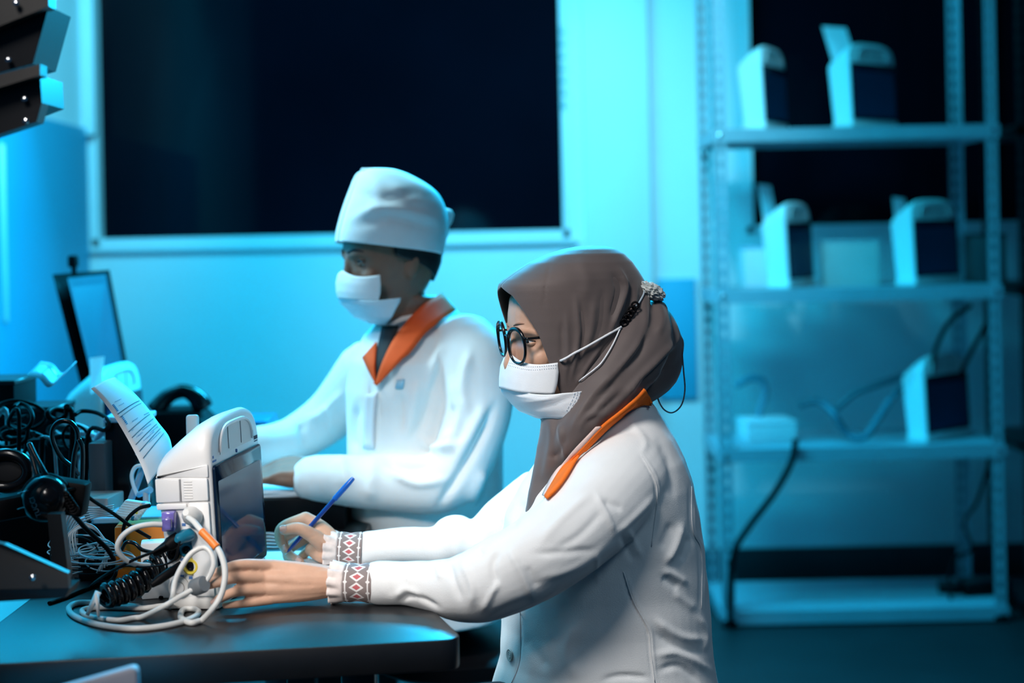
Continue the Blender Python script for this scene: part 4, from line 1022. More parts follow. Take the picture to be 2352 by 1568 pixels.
for i, e in enumerate(ke):
    s_ = 1 if i == 0 else -1
    ey = add('eyeball', ME('eye', *ball(e, 0.012, 18, 12)), eye_m, man)
    gz = (K.f + Vector((0, 0, -0.5))).normalized()
    add('iris', ME('iris', *lathe([(0.0001, 0.001), (0.0058, -0.0004), (0.006, -0.002)], 16, look(e + gz * 0.0116, gz))), iris_m, ey)
    def arc(zo, r, nm, m, fo):
        pts = [e + (K.f * math.cos(R(t)) + K.n * s_ * math.sin(R(t))) * (0.0122 + fo) + Vector((0, 0, zo * math.cos(R(t)))) for t in range(-60, 71, 13)]
        add(nm, ME(nm, *tube(pts, r, 8)), m, man)
    arc(0.0040, 0.0030, 'eyelid', skin2_m, 0.0004); arc(0.0010, 0.0012, 'eyelashes', hair_m, 0.002); arc(-0.0060, 0.0022, 'eyelid', skin2_m, 0)
    br = [kp(577, ka(577) + 0.002, 0.012 * s_), kp(572, ka(572) - 0.003, 0.028 * s_), kp(575, ka(575) - 0.014, 0.044 * s_), kp(582, ka(582) - 0.03, 0.055 * s_)]
    add('eyebrow', ME('brow', *tube(cat(br, 5), [0.003] * 15 + [0.0015], 8)), hair_m, man)
# hair: short cap of hair showing below the cap at temple and nape
hr = []
for py in range(520, 648, 6):
    xl, xr, B = s2(py); row_ = []
    t0 = R(76 + max(0, (py - 585)) * 1.25)
    for k in range(41):
        row_.append(K.sec(xl, xr, B, py, t0 + (2 * math.pi - 2 * t0) * k / 40, 2.35, 0.0035))
    hr.append(row_)
add('hair', ME('hair', *solid(grid(hr), 0.004)), hair_m, man, label='short black hair below the cap')
# cap
cr_ = [(391, 838, 892, 0.030), (398, 824, 922, 0.050), (412, 815, 952, 0.066), (432, 808, 984, 0.080), (455, 800, 1006, 0.089), (480, 792, 1020, 0.094), (505, 785, 1022, 0.096), (530, 779, 1018, 0.096), (553, 777, 1012, 0.094)]
rows_ = []
for i, (py, xl, xr, B) in enumerate(cr_):
    rows_.append([K.sec(xl, xr, B, py + (0 if i < 5 else (i - 4) / 4 * 36 * (1 - math.cos(2 * math.pi * k / 48)) / 2), 2 * math.pi * k / 48, 2.2) for k in range(48)])
rows_ = [[K.pt(862, 389.5, 0.03, 0)] * 48] + rows_
rows_ = [[Vector(v) for v in np.array(c)] for c in zip(*cat([np.array(r) for r in rows_], 5))]
rows_ = [list(r) for r in zip(*rows_)]
rows_ = [r + [r[0]] for r in rows_]
cpV, cpF = solid(grid(rows_), 0.003)
cpV = folds(np.array(cpV), cpF, [([(800, 510), (870, 478), (960, 490), (1020, 510)], 10, 5), ([(830, 520), (900, 500), (1000, 530)], 9, -4), ([(820, 440), (880, 455), (960, 440)], 12, -4), ([(850, 400), (870, 440), (850, 500)], 10, 3), ([(900, 420), (950, 460), (1000, 470)], 9, 4)], 0, 3.1)
cap = add('surgical_cap', ME('cap', cpV, cpF), cap_m, man, label='white tie-back surgical cap')
add('cap_knot', ME('knot', *smoothed(merge(ball(P(1018, 500, 3.10), (0.022, 0.02, 0.022)), PL([(1015, 490, 3.1), (1032, 492, 3.1), (1030, 515, 3.1)], [0.010, 0.011, 0.006]), PL([(1010, 500, 3.09), (1020, 530, 3.09), (1012, 560, 3.09)], [0.010, 0.012, 0.006])), 0.005, 2)), cap_m, cap)
# mask
m2 = add('face_mask', ME('mask', *mask_panel([(618, 786, 628, 873, 8), (642, 782, 650, 875, 3), (664, 783, 670, 874, 1), (682, 787, 685, 870, 0)], 0.006, H=K, xr=985, B=0.086)), mask_m, man, label='pale pleated surgical face mask')
add('lower_panel', ME('mlow', *mask_panel([(678, 789, 680, 921, 6), (690, 792, 690, 919, 5), (705, 806, 704, 910, 3), (724, 820, 723, 900, 2), (742, 848, 741, 884, 0)], 0.007, H=K, xr=985, B=0.090)), maskb_m, m2)
for pts in ([(872, 634), (905, 612), (938, 590), (950, 584)], [(916, 684), (932, 662), (948, 636), (955, 624)]):
    add('ear_loop', ME('loop', *tube(cat([P(x, y, 2.972 + 0.0006 * (x - 872)) for x, y in pts], 6), 0.0024, 8)), mask_m, m2)
# coat
mt = sil([(680, 950, 1022, 3.11, 0.050), (700, 915, 1040, 3.11, 0.075), (730, 872, 1062, 3.11, 0.115), (765, 838, 1092, 3.11, 0.155), (820, 806, 1128, 3.11, 0.190), (890, 796, 1148, 3.11, 0.195), (980, 798, 1156, 3.11, 0.185), (1080, 800, 1157, 3.11, 0.180), (1180, 800, 1155, 3.11, 0.182), (1280, 790, 1165, 3.11, 0.190), (1400, 770, 1180, 3.11, 0.20)], 48, 2.15)
ms1 = PL([(1070, 800, 3.00), (1090, 850, 2.965), (1098, 940, 2.935), (1060, 1060, 2.90), (1008, 1108, 2.89), (880, 1108, 2.915), (780, 1102, 2.925), (722, 1099, 2.93)], [0.072, 0.075, 0.068, 0.062, 0.060, 0.054, 0.050, 0.047], 24, 6)
ms2 = PL([(845, 855, 3.22), (765, 948, 3.24), (690, 1000, 3.20), (640, 1018, 3.15), (592, 1024, 3.11)], [0.07, 0.058, 0.050, 0.045, 0.042], 24, 6)
yV, yF = smoothed(merge(mt, ms1, ms2), 0.0052, 4, 0.5)
yV = folds(yV, yF, [(f[0], f[1] * 1.1, f[2] * 1.7) for f in [([(960, 870), (945, 960), (930, 1010)], 10, 6), ([(1000, 850), (985, 930), (960, 1000)], 10, -6), ([(1040, 860), (1050, 960), (1020, 1040)], 12, 6), ([(1135, 930), (1105, 1000), (1060, 1080), (1010, 1160)], 9, -9), ([(1115, 930), (1080, 1000), (1040, 1070)], 12, 5), ([(960, 1005), (1000, 1030), (1060, 1020)], 9, 6), ([(880, 1050), (930, 1075), (990, 1070)], 10, -5), ([(780, 1050), (800, 1120)], 12, 4), ([(860, 1050), (850, 1150)], 14, 4), ([(920, 900), (930, 1000)], 10, -5), ([(745, 930), (760, 990)], 10, 5), ([(690, 970), (700, 1030)], 9, -4), ([(1110, 1080), (1080, 1160)], 12, 6), ([(850, 880), (848, 1040)], 3, -3), ([(868, 885), (866, 1040)], 3, 3), ([(1080, 800), (1065, 880), (1075, 960)], 10, 5), ([(1020, 790), (1000, 830), (985, 900)], 9, 5), ([(1045, 930), (1030, 1000)], 9, -6), ([(900, 1085), (960, 1110), (1030, 1100)], 9, 5), ([(820, 930), (810, 1000), (820, 1040)], 9, -5), ([(790, 900), (740, 950), (700, 965)], 9, 5)]])
mco = add('lab_coat', ME('coat', yV, yF), coat_m, man, label='white lab coat with creased sleeves')
ytree = bvh(yV, yF)
add('collar', ME('collar', *strip(ytree, [(1010, 682), (975, 706), (940, 742), (905, 790), (880, 845), (868, 884)], [(1040, 718), (1010, 745), (975, 772), (945, 812), (915, 838), (870, 886)], 6, 4, 0.012, 0.005)), reddened_orange_m, mco, label='orange stand collar')
add('collar', ME('collar', *strip(ytree, [(868, 788), (866, 815), (864, 845), (866, 880)], [(836, 824), (846, 842), (855, 860), (868, 884)], 6, 3, 0.012, 0.005)), reddened_orange_m, mco, label='orange stand collar')
add('shirt', ME('shirt', *strip(bvh(*merge((yV, yF), (kV, kF))), [(880, 752), (872, 790), (866, 830), (867, 870)], [(916, 752), (906, 786), (884, 838), (868, 876)], 6, 3, 0.004, 0.003)), shirt_m, man, label='black shirt showing in the open neck')
add('emblem', ME('emblem', *strip(ytree, [(912, 872), (930, 870)], [(908, 892), (926, 892)], 3, 2, 0.003, 0.001)), bluep_m, mco)
add('placket', ME('placket', *strip(ytree, [(842, 905), (838, 960), (836, 1030)], [(868, 900), (864, 960), (862, 1030)], 5, 3, 0.003, 0.002)), M_('grey_placket', (0.66, 0.67, 0.70), 0.85), mco)
st2 = thing('work_stool', 'dark stool under the seated man', 'stool', (mbase.x, mbase.y, 0))
add('seat', ME('seat', *lathe([(0.17, 0.43), (0.185, 0.44), (0.185, 0.465), (0.17, 0.475), (0.01, 0.475)], 32, Matrix.Translation((mbase.x, mbase.y, 0))), sharp=40), blackm_m, st2)
add('column', ME('column', *lathe([(0.03, 0.08), (0.03, 0.28), (0.02, 0.28), (0.02, 0.432)], 16, Matrix.Translation((mbase.x, mbase.y, 0))), sharp=40), bsteel_m, st2)
for k in range(5):
    a = 2 * math.pi * k / 5 + 0.3
    e = Vector((mbase.x + 0.26 * math.cos(a), mbase.y + 0.26 * math.sin(a), 0.06))
    add('leg', ME('leg', *tube([Vector((mbase.x, mbase.y, 0.10)), e], [0.02, 0.014], 8)), bsteel_m, st2)
    add('castor', ME('castor', *ball((e.x, e.y, 0.027), 0.027, 12, 8)), blackm_m, st2)
# ---------------------------------------------------------------- things on the desks
def Q(p, r=0.003):                              # (px, py, depth) or (px, py) lying on the desk
    return P(*p) if len(p) == 3 else Pz(p[0], p[1], ZD + r)
def cable(name, label, pts, r, m, n=8, sub=8, group=None, extra=None):
    c = cat([Q(p, r) for p in pts], sub)
    for q in c: q[2] = max(q[2], ZD + r)
    o = tag(add(name, ME(name, *tube(c, r, n)), m), label, 'cable', group)
    return o, c
# --- ivory cables of the monitor
c1_, _ = cable('monitor_cable', 'ivory cable looping left from the violet plug of the monitor', [(378, 1205, 2.272), (345, 1204, 2.262), (308, 1212, 2.255), (280, 1232, 2.25), (270, 1258, 2.25), (285, 1282, 2.26), (315, 1296, 2.28), (350, 1300, 2.31), (370, 1318, 2.34)], 0.0042, cablew_m)
c2_, cc = cable('monitor_cable', 'ivory cable with orange tape, coiled on the desk below the monitor', [(432, 1188, 2.258), (446, 1199, 2.246), (463, 1219, 2.236), (486, 1243, 2.228), (504, 1266, 2.222), (515, 1298, 2.216), (516, 1332, 2.210), (507, 1368, 2.205), (488, 1398, 2.20), (462, 1425), (438, 1430), (416, 1418), (420, 1401), (445, 1398), (456, 1408), (430, 1424), (370, 1438), (300, 1443), (225, 1434), (172, 1415), (158, 1396), (182, 1384), (250, 1386), (320, 1394)], 0.0046, cablew_m)
seg = [q for q in cc if 462 <= proj(np.array(q))[0] <= 500 and 1215 <= proj(np.array(q))[1] <= 1263]
add('tape_wrap', ME('tape', *tube(seg, 0.0064, 10)), orange_m, c2_, label='bright orange tape')
c3_, _ = cable('monitor_cable', 'ivory cable through the grey ferrite, looping down in front of the monitor', [(452, 1348, 2.225), (420, 1366, 2.215), (372, 1394, 2.20), (320, 1418), (270, 1424), (205, 1415), (190, 1400), (240, 1394), (330, 1396), (385, 1392), (396, 1372, 2.215), (402, 1335, 2.222), (418, 1300, 2.228), (440, 1270, 2.235), (468, 1257, 2.24), (486, 1272, 2.236), (490, 1300, 2.232), (478, 1328, 2.232), (462, 1342, 2.232)], 0.0042, cablew_m)
fc = P(457, 1345, 2.228)
add('ferrite', ME('ferrite', *lathe([(0.0050, -0.012), (0.0115, -0.012), (0.0130, -0.009), (0.0130, 0.009), (0.0115, 0.012), (0.0050, 0.012)], 20, look(fc, (0.75, -0.45, 0.35))), sharp=40), greyp_m, c3_, label='grey cylindrical ferrite')
# --- plugs
def plug(name, label, px, py, d, axis, prof, m, cat_='plug'):
    return tag(add(name, ME(name, *lathe(prof, 16, look(P(px, py, d), axis)), sharp=40), m), label, cat_)
vp = thing('violet_plug', 'translucent violet square plug in the side of the monitor', 'plug', tuple(P(388, 1200, 2.27)))
add('plug_body', ME('vp', *bbox((0, 0, 0), (0.020, 0.022, 0.030), 0.003, 2, Matrix.Translation(P(389, 1196, 2.283))), sharp=40), purple_m, vp)
add('plug_latch', ME('vl', *bbox((0, 0, 0), (0.014, 0.012, 0.018), 0.003, 2, Matrix.Translation(P(384, 1203, 2.262))), sharp=40), purple_m, vp)
plug('white_plug', 'large white round plug above the orange taped cable', 436, 1182, 2.270, (-0.15, -0.5, 0.25), [(0.014, -0.016), (0.0145, -0.004), (0.012, 0.004), (0.007, 0.012), (0.005, 0.014), (0.0005, 0.014)], shell2_m)
plug('teal_plug', 'teal round plug in the upper socket of the monitor', 424, 1232, 2.272, (-0.5, -0.8, -0.1), [(0.010, -0.012), (0.010, 0.0), (0.0085, 0.004), (0.0085, 0.012), (0.004, 0.018), (0.0005, 0.018)], teal_m)
plug('black_plug', 'black angled plug with strain relief beside the teal plug', 398, 1244, 2.272, (-0.8, -0.5, -0.45), [(0.011, -0.010), (0.011, 0.006), (0.008, 0.012), (0.006, 0.030), (0.003, 0.036), (0.0005, 0.036)], blackm_m)
plug('metal_plug', 'black plug with bright metal collar in the lowest left socket', 402, 1306, 2.270, (-0.8, -0.5, -0.5), [(0.006, -0.012), (0.0065, 0.002), (0.0075, 0.004), (0.0070, 0.030), (0.0045, 0.042), (0.0005, 0.042)], blackm_m)
# --- black cords
cable('black_cable', 'thin black cord running left from the black plug', [(382, 1252, 2.255), (350, 1268, 2.25), (310, 1284, 2.26), (268, 1305, 2.28), (230, 1328, 2.32), (208, 1345)], 0.0024, blackm_m)
cable('black_cable', 'thin black cord hanging from the teal plug past the monitor', [(414, 1240, 2.258), (408, 1262, 2.255), (400, 1285, 2.258), (375, 1297, 2.262), (330, 1302, 2.27), (285, 1300, 2.29), (250, 1315, 2.31), (215, 1340)], 0.0018, blackm_m)
cable('black_cable', 'long black cord slanting from the headphones to the amber box', [(150, 1126, 2.22), (180, 1125, 2.24), (215, 1150, 2.28), (262, 1180, 2.33), (300, 1208, 2.36), (345, 1235, 2.38)], 0.0030, blackm_m)
cable('black_cable', 'braided black cord dropping from the headphones to the tangle', [(150, 1160, 2.22), (172, 1185, 2.25), (196, 1212, 2.28), (226, 1240, 2.31), (248, 1262, 2.33), (262, 1285, 2.36)], 0.0038, blackm_m)
cable('black_cable', 'black cord lying in front of the tangle towards the left edge', [(112, 1385), (150, 1372), (200, 1352), (240, 1340), (262, 1325, 2.35), (270, 1300, 2.36)], 0.0030, blackm_m)
cable('black_cable', 'black cord lying under the coiled cord', [(230, 1330), (270, 1342), (320, 1356), (372, 1372)], 0.0026, blackm_m)
cable('black_cable', 'black cord making a tall open loop at the left', [(168, 1180, 2.52), (166, 1110, 2.52), (170, 1050, 2.52), (179, 1000, 2.52), (165, 972, 2.52), (140, 967, 2.52), (121, 985, 2.52), (122, 1015, 2.53), (140, 1050, 2.54), (166, 1072, 2.55), (180, 1090, 2.56)], 0.0042, blackp_m)
cable('black_cable', 'second upright black cord right of the tall loop', [(181, 1008, 2.50), (189, 1030, 2.50), (189, 1080, 2.50), (187, 1130, 2.50), (196, 1170, 2.49), (205, 1200, 2.48)], 0.0042, blackp_m)
cable('black_cable', 'black arched cord behind the grey connectors', [(345, 1160, 2.44), (318, 1168, 2.43), (292, 1192, 2.42), (283, 1220, 2.42), (288, 1250, 2.42)], 0.0032, blackm_m)
cable('black_cable', 'short black cord in front of the amber box', [(280, 1262, 2.34), (290, 1245, 2.33), (310, 1248, 2.33), (326, 1262, 2.33), (350, 1268, 2.35)], 0.0030, blackp_m)
# coiled handset cord
a_, b_ = P(382, 1288, 2.335), P(238, 1378, 2.255)
hx = []
ax_ = (b_ - a_); L_ax = ax_.length; az = ax_.normalized(); u1 = az.cross(Vector((0, 0, 1))).normalized(); u2 = u1.cross(az)
for k in range(0, 9 * 16 + 1):
    t = k / (9 * 16)
    c = a_.lerp(b_, t) + Vector((0, 0, -0.012 * math.sin(math.pi * t) + 0.006))
    rr_ = 0.0165
    q = c + u1 * math.cos(2 * math.pi * k / 16) * rr_ + u2 * math.sin(2 * math.pi * k / 16) * rr_
    q.z = max(q.z, ZD + 0.0056)
    hx.append(q)
tag(add('coiled_cable', ME('coil', *tube(hx, 0.0054, 8)), blackp_m), 'glossy black coiled cord lying left of the monitor', 'cable')
# thin grey lead wires
rg = random.Random(11)
for k in range(16):
    x0, y0 = rg.uniform(175, 250), rg.uniform(1238, 1300)
    w_, h_ = rg.uniform(25, 62), rg.uniform(12, 40)
    d0 = rg.uniform(2.36, 2.56)
    ph = rg.uniform(0, 6.28)
    n_ = rg.randint(6, 11)
    pts = []
    for i in range(n_):
        a = ph + i * 0.85
        pts.append((x0 + w_ * math.cos(a) * (1 + 0.08 * i), min(y0 + h_ * math.sin(a) + i * 1.5, 1330), d0 + 0.03 * math.sin(a * 0.7)))
    cable('lead_wire', 'thin grey lead wire in the tangle beside the monitor' if k % 4 else 'thin black lead wire in the tangle beside the monitor', pts, 0.0013, cableg_m if k % 4 else blackm_m, 6, 6, 'tangled grey lead wires' if k % 4 else 'tangled black lead wires')
for k in range(6):
    dy = k * 5
    cable('lead_wire', 'thin grey lead wire running to the row of ivory connectors', [(262, 1160 + dy, 2.47), (225, 1166 + dy * 0.8, 2.46), (180, 1165 + dy * 1.6, 2.45), (158, 1180 + dy * 3, 2.44), (150, 1215 + dy * 4, 2.43), (165 + dy, 1262 + dy * 2, 2.44)], 0.0014, cableg_m, 6, 6, 'lead wires to the connectors')
for k in range(5):
    cable('lead_wire', ('thin ivory lead wire arched over the tangle' if k % 2 else 'thin grey lead wire arched over the tangle'), [(160 + 4 * k, 1300 - 8 * k, 2.40), (150 + 6 * k, 1240 - 5 * k, 2.41), (185 + 5 * k, 1203 + 2 * k, 2.42), (220 + 3 * k, 1212 + 4 * k, 2.42), (240 + 2 * k, 1250 + 2 * k, 2.41), (246 - 6 * k, 1300 + 4 * k, 2.40)], 0.0014, cablew_m if k % 2 else cableg_m, 6, 7, 'arched ivory lead wires' if k % 2 else 'arched grey lead wires')
# row of lead connectors
for k in range(7):
    t = thing('lead_connector', 'small ridged ivory lead connector in the row behind the monitor', 'connector', tuple(P(270 + k * 4.5, 1186 - k * 5.0, 2.47)), group='row of lead connectors')
    c = P(292 + k * 4.0, 1186 - k * 5.2, 2.45 + 0.004 * k)
    Mx = Matrix.Translation(c) @ Matrix.Rotation(R(-6), 4, 'Z') @ Matrix.Rotation(R(8), 4, 'Y')
    add('housing', ME('conn', *bbox((0, 0, 0), (0.042, 0.016, 0.0062), 0.0018, 1, Mx), sharp=40), shell2_m, t)
    add('ridge', ME('ridge', *bbox((0.012, 0, 0), (0.006, 0.0175, 0.0075), 0.0012, 1, Mx), sharp=40), [teal_m, shell2_m, yellow_m, shell2_m, greyp_m, orange_m, bluep_m][k], t)
# boxes among the cables
def boxy(name, label, px, py, d, size, rz, m, cat_, lid=None, z=None):
    p = P(px, py, d)
    z0 = ZD if z is None else z
    t = thing(name, label, cat_, (p.x, p.y, z0), R(rz))
    M4 = Matrix.Translation((p.x, p.y, z0)) @ Matrix.Rotation(R(rz), 4, 'Z')
    add('box_body', ME('body', *bbox((0, 0, size[2] / 2), size, 0.003, 2, M4), sharp=40), m, t)
    if lid: add('lid', ME('lid', *bbox((0, 0, size[2] - 0.004), (size[0] + 0.004, size[1] + 0.004, 0.010), 0.002, 1, M4), sharp=40), lid, t)
    return t
boxy('amber_box', 'amber orange box half hidden behind the cables', 330, 1240, 2.46, (0.085, 0.06, 0.105), 6, orangeb_m, 'box')
boxy('white_carton', 'small white carton behind the monitor plugs', 368, 1250, 2.385, (0.060, 0.035, 0.090), 12, card_m, 'box')
boxy('connector_tray', 'pale blue topped tray under the grey connectors', 308, 1190, 2.555, (0.17, 0.10, 0.105), 3, blackm_m, 'tray', bluep_m)
boxy('beige_box', 'dull beige box behind the tangled grey wires', 205, 1230, 2.60, (0.10, 0.08, 0.13), -5, M_('beige_card', (0.30, 0.27, 0.25), 0.7), 'box')
boxy('black_case', 'tall black case with pale lid behind the printed strip', 302, 1100, 2.72, (0.075, 0.09, 0.255), 4, blackp_m, 'case', bluep_m)
boxy('grey_plate', 'dark grey upright plate left of the black case', 243, 1110, 2.68, (0.030, 0.09, 0.215), -4, M_('slate_panel', (0.05, 0.06, 0.07), 0.5), 'upright_plate')  # a plain grey plate stood on end
bk = [(332, 1068, 2.60), (312, 1072, 2.60), (303, 1090, 2.60), (306, 1112, 2.60), (316, 1138, 2.60)]
t = thing('white_clip', 'white plastic curved clip sticking out behind the monitor', 'clip', tuple(P(318, 1135, 2.60)))
add('clip_band', ME('clip', *tube(cat([P(*p) for p in bk], 6), 0.0036, 8)), shell_m, t)
add('clip_plate', ME('plate', *tube([P(318, 1136, 2.60), P(346, 1124, 2.58)], [0.005, 0.006], 8)), bluep_m, t)
add('clip_post', ME('cpost', *tube([P(336, 1130, 2.585), P(338, 1240, 2.59)], 0.006, 8)), cableg_m, t)
cable('grey_strap', 'curved grey strap leaning on the black case', [(318, 1045, 2.62), (322, 1032, 2.62), (333, 1030, 2.62), (334, 1050, 2.62), (322, 1090, 2.61), (300, 1150, 2.60)], 0.006, M_('steel_blue_strap', (0.20, 0.30, 0.38), 0.5))
# white two-legged cable clip
t = thing('cable_clip', 'white plastic cable clip standing on the coiled ivory cable', 'clip', tuple(Pz(210, 1412, ZD)))
add('clip_leg', ME('leg', *tube([P(226, 1358, 2.225), P(200, 1412, 2.215)], [0.0085, 0.005], 8, flat=0.5)), shell2_m, t)
add('clip_leg', ME('leg', *tube([P(222, 1364, 2.215), P(226, 1416, 2.205)], [0.007, 0.004], 8, flat=0.5)), shell2_m, t)
# printed strip rising out of the monitor
le = cat([P(x, y, d) for x, y, d in ((340, 1112, 2.33), (326, 1072, 2.335), (300, 1020, 2.345), (268, 965, 2.355), (236, 920, 2.362), (209, 892, 2.365))], 8)
re_ = cat([P(x, y, d) for x, y, d in ((398, 1040, 2.44), (388, 1002, 2.445), (364, 970, 2.45), (334, 930, 2.455), (302, 896, 2.455), (264, 866, 2.455))], 8)
strip_rows = [[Vector(a).lerp(Vector(b), t) + Vector((0.004, -0.004, 0.004)) * math.sin(math.pi * t) for t in np.linspace(0, 1, 9)] for a, b in zip(le, re_)]
pr = thing('printed_strip', 'curled white printout strip rising from the monitor behind', 'paper', tuple(le[0]))
pv = solid(grid(strip_rows), 0.0003)
add('paper', ME('paper', *pv), paper_m, pr)
rowsN = len(strip_rows)
def onstrip(u, v):                              # u across 0..1, v along 0..1 from the monitor up
    f = v * (rowsN - 1); i = min(int(f), rowsN - 2); a = f - i
    r = [strip_rows[i][k].lerp(strip_rows[i + 1][k], a) for k in range(9)]
    g = u * 8; j = min(int(g), 7); b = g - j
    return r[j].lerp(r[j + 1], b) + Vector((0.0, -0.0012, 0.0006))
def pline(u0, v0, u1, v1, r=0.00035, m=None):
    return tube([onstrip(u0 + (u1 - u0) * t, v0 + (v1 - v0) * t) for t in np.linspace(0, 1, 8)], r, 5)
for v, rr_ in ((0.655, 0.0005), (0.625, 0.0003), (0.50, 0.0004), (0.45, 0.0004), (0.39, 0.0004), (0.33, 0.0004), (0.265, 0.0004)):
    add('printed_line', ME('line', *pline(0.10, v - 0.02, 0.92, v + 0.005, rr_)), ink_m, pr)
tx = []
for v, u0, u1, n_ in ((0.735, 0.22, 0.44, 8), (0.690, 0.25, 0.42, 6), (0.525, 0.30, 0.50, 7), (0.52, 0.72, 0.95, 9), (0.425, 0.42, 0.75, 9), (0.41, 0.2, 0.4, 5), (0.365, 0.55, 0.9, 10), (0.350, 0.3, 0.7, 8), (0.305, 0.4, 0.85, 9), (0.47, 0.18, 0.24, 2)):
    for k in range(n_):
        u = u0 + (u1 - u0) * k / n_
        h = 0.008 + 0.004 * rg.random()
        tx.append(pline(u, v, u + (u1 - u0) / n_ * 0.6, v + 0.002, 0.00022 + 0.0002 * rg.random()))
for k in range(6):
    tx.append(pline(0.13 - 0.0 * k, 0.72 - 0.012 * k, 0.17, 0.72 - 0.012 * k, 0.0007)); tx.append(pline(0.14, 0.60 - 0.013 * k, 0.18, 0.60 - 0.013 * k, 0.0007))
add('printed_text', ME('text', *merge(*tx)), inkb_m, pr, kind='stuff')
add('monitor_tab', ME('tab', *bbox((0, 0, 0), (0.022, 0.012, 0.075), 0.006, 3, Matrix.Translation(P(443, 1002, 2.545))), sharp=40), shell2_m, mon1)
# sheets by the writing hand
def sheet(name, label, corners, th=0.0006, z=None, n=1):
    z = ZD if z is None else z
    pts = [Pz(x, y, z) for x, y in corners]
    return tag(add(name, ME(name, *prism([(p.x, p.y) for p in pts], th, Matrix.Translation((0, 0, z))), smooth=False), paper_m), label, 'paper')
sheet('paper_sheet', 'white sheet the woman is writing on', [(560, 1330), (840, 1310), (800, 1262), (590, 1268)])
for k in range(5):
    cable('lead_wire', 'thin grey wire bundled behind the monitor beside the writing hand', [(585, 1232 + k * 6), (615, 1225 + k * 8), (645, 1228 + k * 7), (690, 1222 + k * 5), (740, 1214 + k * 4)], 0.0022, cableg_m, 6, 6, 'grey wires by the hand')
# man's papers on a black box, and the pale plastic bag on his lap
t = boxy('black_box', 'flat black box under the man\'s papers', 655, 1150, 3.02, (0.26, 0.24, 0.062), 2, blackm_m, 'box')
zb = ZD + 0.062
for k, (rz, lab) in enumerate(((3, 'lower sheet of the papers under the man\'s hand'), (-2, 'middle sheet of the papers under the man\'s hand'), (6, 'top sheet of the papers under the man\'s hand'))):
    c = P(650 + k * 6, 1150, 3.02)
    M4 = Matrix.Translation((c.x, c.y, zb + 0.004 * k)) @ Matrix.Rotation(R(rz), 4, 'Z')
    tag(add('paper_sheet', ME('sheet', *bbox((0, 0, 0.0019), (0.27, 0.20, 0.0038), 0.0008, 1, M4)), paper_m), lab, 'paper')
# ---------------------------------------------------------------- headphones at the left
hp = thing('headphones', 'black headphones with round glossy ear cup lying at the left', 'headphones', tuple(P(100, 1200, 2.2)))
ec = P(103, 1145, 2.20)
Mh = look(ec, (0.25, -1, 0.12))
cup = add('ear_cup', ME('cup', *lathe([(0.0335, -0.024), (0.0345, -0.008), (0.0335, 0.002), (0.029, 0.010), (0.022, 0.014), (0.0215, 0.0165), (0.016, 0.019), (0.0005, 0.020)], 36, Mh), sharp=35), blackp_m, hp)
add('cup_knob', ME('knob', *lathe([(0.0135, 0.014), (0.0135, 0.0215), (0.010, 0.024), (0.0005, 0.0245)], 24, Mh @ Matrix.Translation((0.006, 0.004, 0))), sharp=40), blackp_m, cup)
f = bpy.data.curves.new('lettering', 'FONT'); f.body = 'TUCCI'; f.size = 0.0105; f.extrude = 0.0003; f.align_x = 'CENTER'; f.align_y = 'CENTER'
fo = bpy.data.objects.new('t', f); COL.objects.link(fo)
dg = bpy.context.evaluated_depsgraph_get(); fm = bpy.data.meshes.new_from_object(fo.evaluated_get(dg)); bpy.data.objects.remove(fo)
fm.transform(Matrix.Translation((-0.0125, -0.0105, 0)) @ Matrix.Rotation(R(109), 4, 'Z'))
for v in fm.vertices:                            # lay the letters on the dome
    r_ = math.hypot(v.co.x, v.co.y)
    v.co.z = float(np.interp(r_, [0, 0.016, 0.0215, 0.022, 0.029, 0.0335], [0.020, 0.019, 0.0165, 0.014, 0.010, 0.002])) + 0.0006 + (0.0003 if v.co.z > 0 else 0)
fm.transform(Mh)
add('lettering', fm, M_('silver_print', (0.45, 0.46, 0.48), 0.4), cup, label='pale lettering TUCCI')
add('cup_cushion', ME('cush', *tube([Mh @ Vector((math.cos(2 * math.pi * k / 32) * 0.028, math.sin(2 * math.pi * k / 32) * 0.028, -0.026)) for k in range(32)], 0.010, 8, closed=True)), blackm_m, hp)
add('arm', ME('arm', *bbox((0, 0, 0), (0.070, 0.020, 0.034), 0.008, 2, Matrix.Translation(P(30, 1165, 2.205)) @ Matrix.Rotation(R(-10), 4, 'Y')), sharp=40), blackm_m, hp)
for s_ in (1, -1):
    add('arm_trim', ME('trim', *tube([P(40, 1155 + s_ * 18 - 4, 2.185), P(66, 1144 + s_ * 18, 2.185)], 0.0009, 6)), chrome_m, hp)
ov = [P(14 + 50 * math.cos(2 * math.pi * k / 36), 1081 + 38 * math.sin(2 * math.pi * k / 36), 2.26) for k in range(36)]
add('ear_pad', ME('pad', *tube(ov, 0.0095, 10, closed=True)), blackp_m, hp)
add('ear_pad_mesh', ME('mesh', *xf(ball((0, 0, 0), (1, 1, 1), 24, 10), axes(P(14, 1081, 2.268), (S(47, 2.26), 0, 0), (0, 0.008, 0), (0, 0, S(35, 2.26))))), shirt_m, hp)
add('yoke', ME('yoke', *tube(cat([P(88, 1100, 2.23), P(72, 1040, 2.25), P(68, 1020, 2.25), P(80, 1045, 2.24), P(108, 1095, 2.22)], 6), 0.0042, 8)), bsteel_m, hp)
rel = []
for k in range(6):
    c = P(148 + k * 4.2, 1140 + k * 6, 2.20)
    rel.append(tube([c + Vector((math.cos(a) * 0.007, 0, math.sin(a) * 0.007)) for a in [2 * math.pi * i / 12 for i in range(12)]], 0.0022, 6, closed=True))
add('strain_relief', ME('relief', *merge(*rel)), blackm_m, hp)
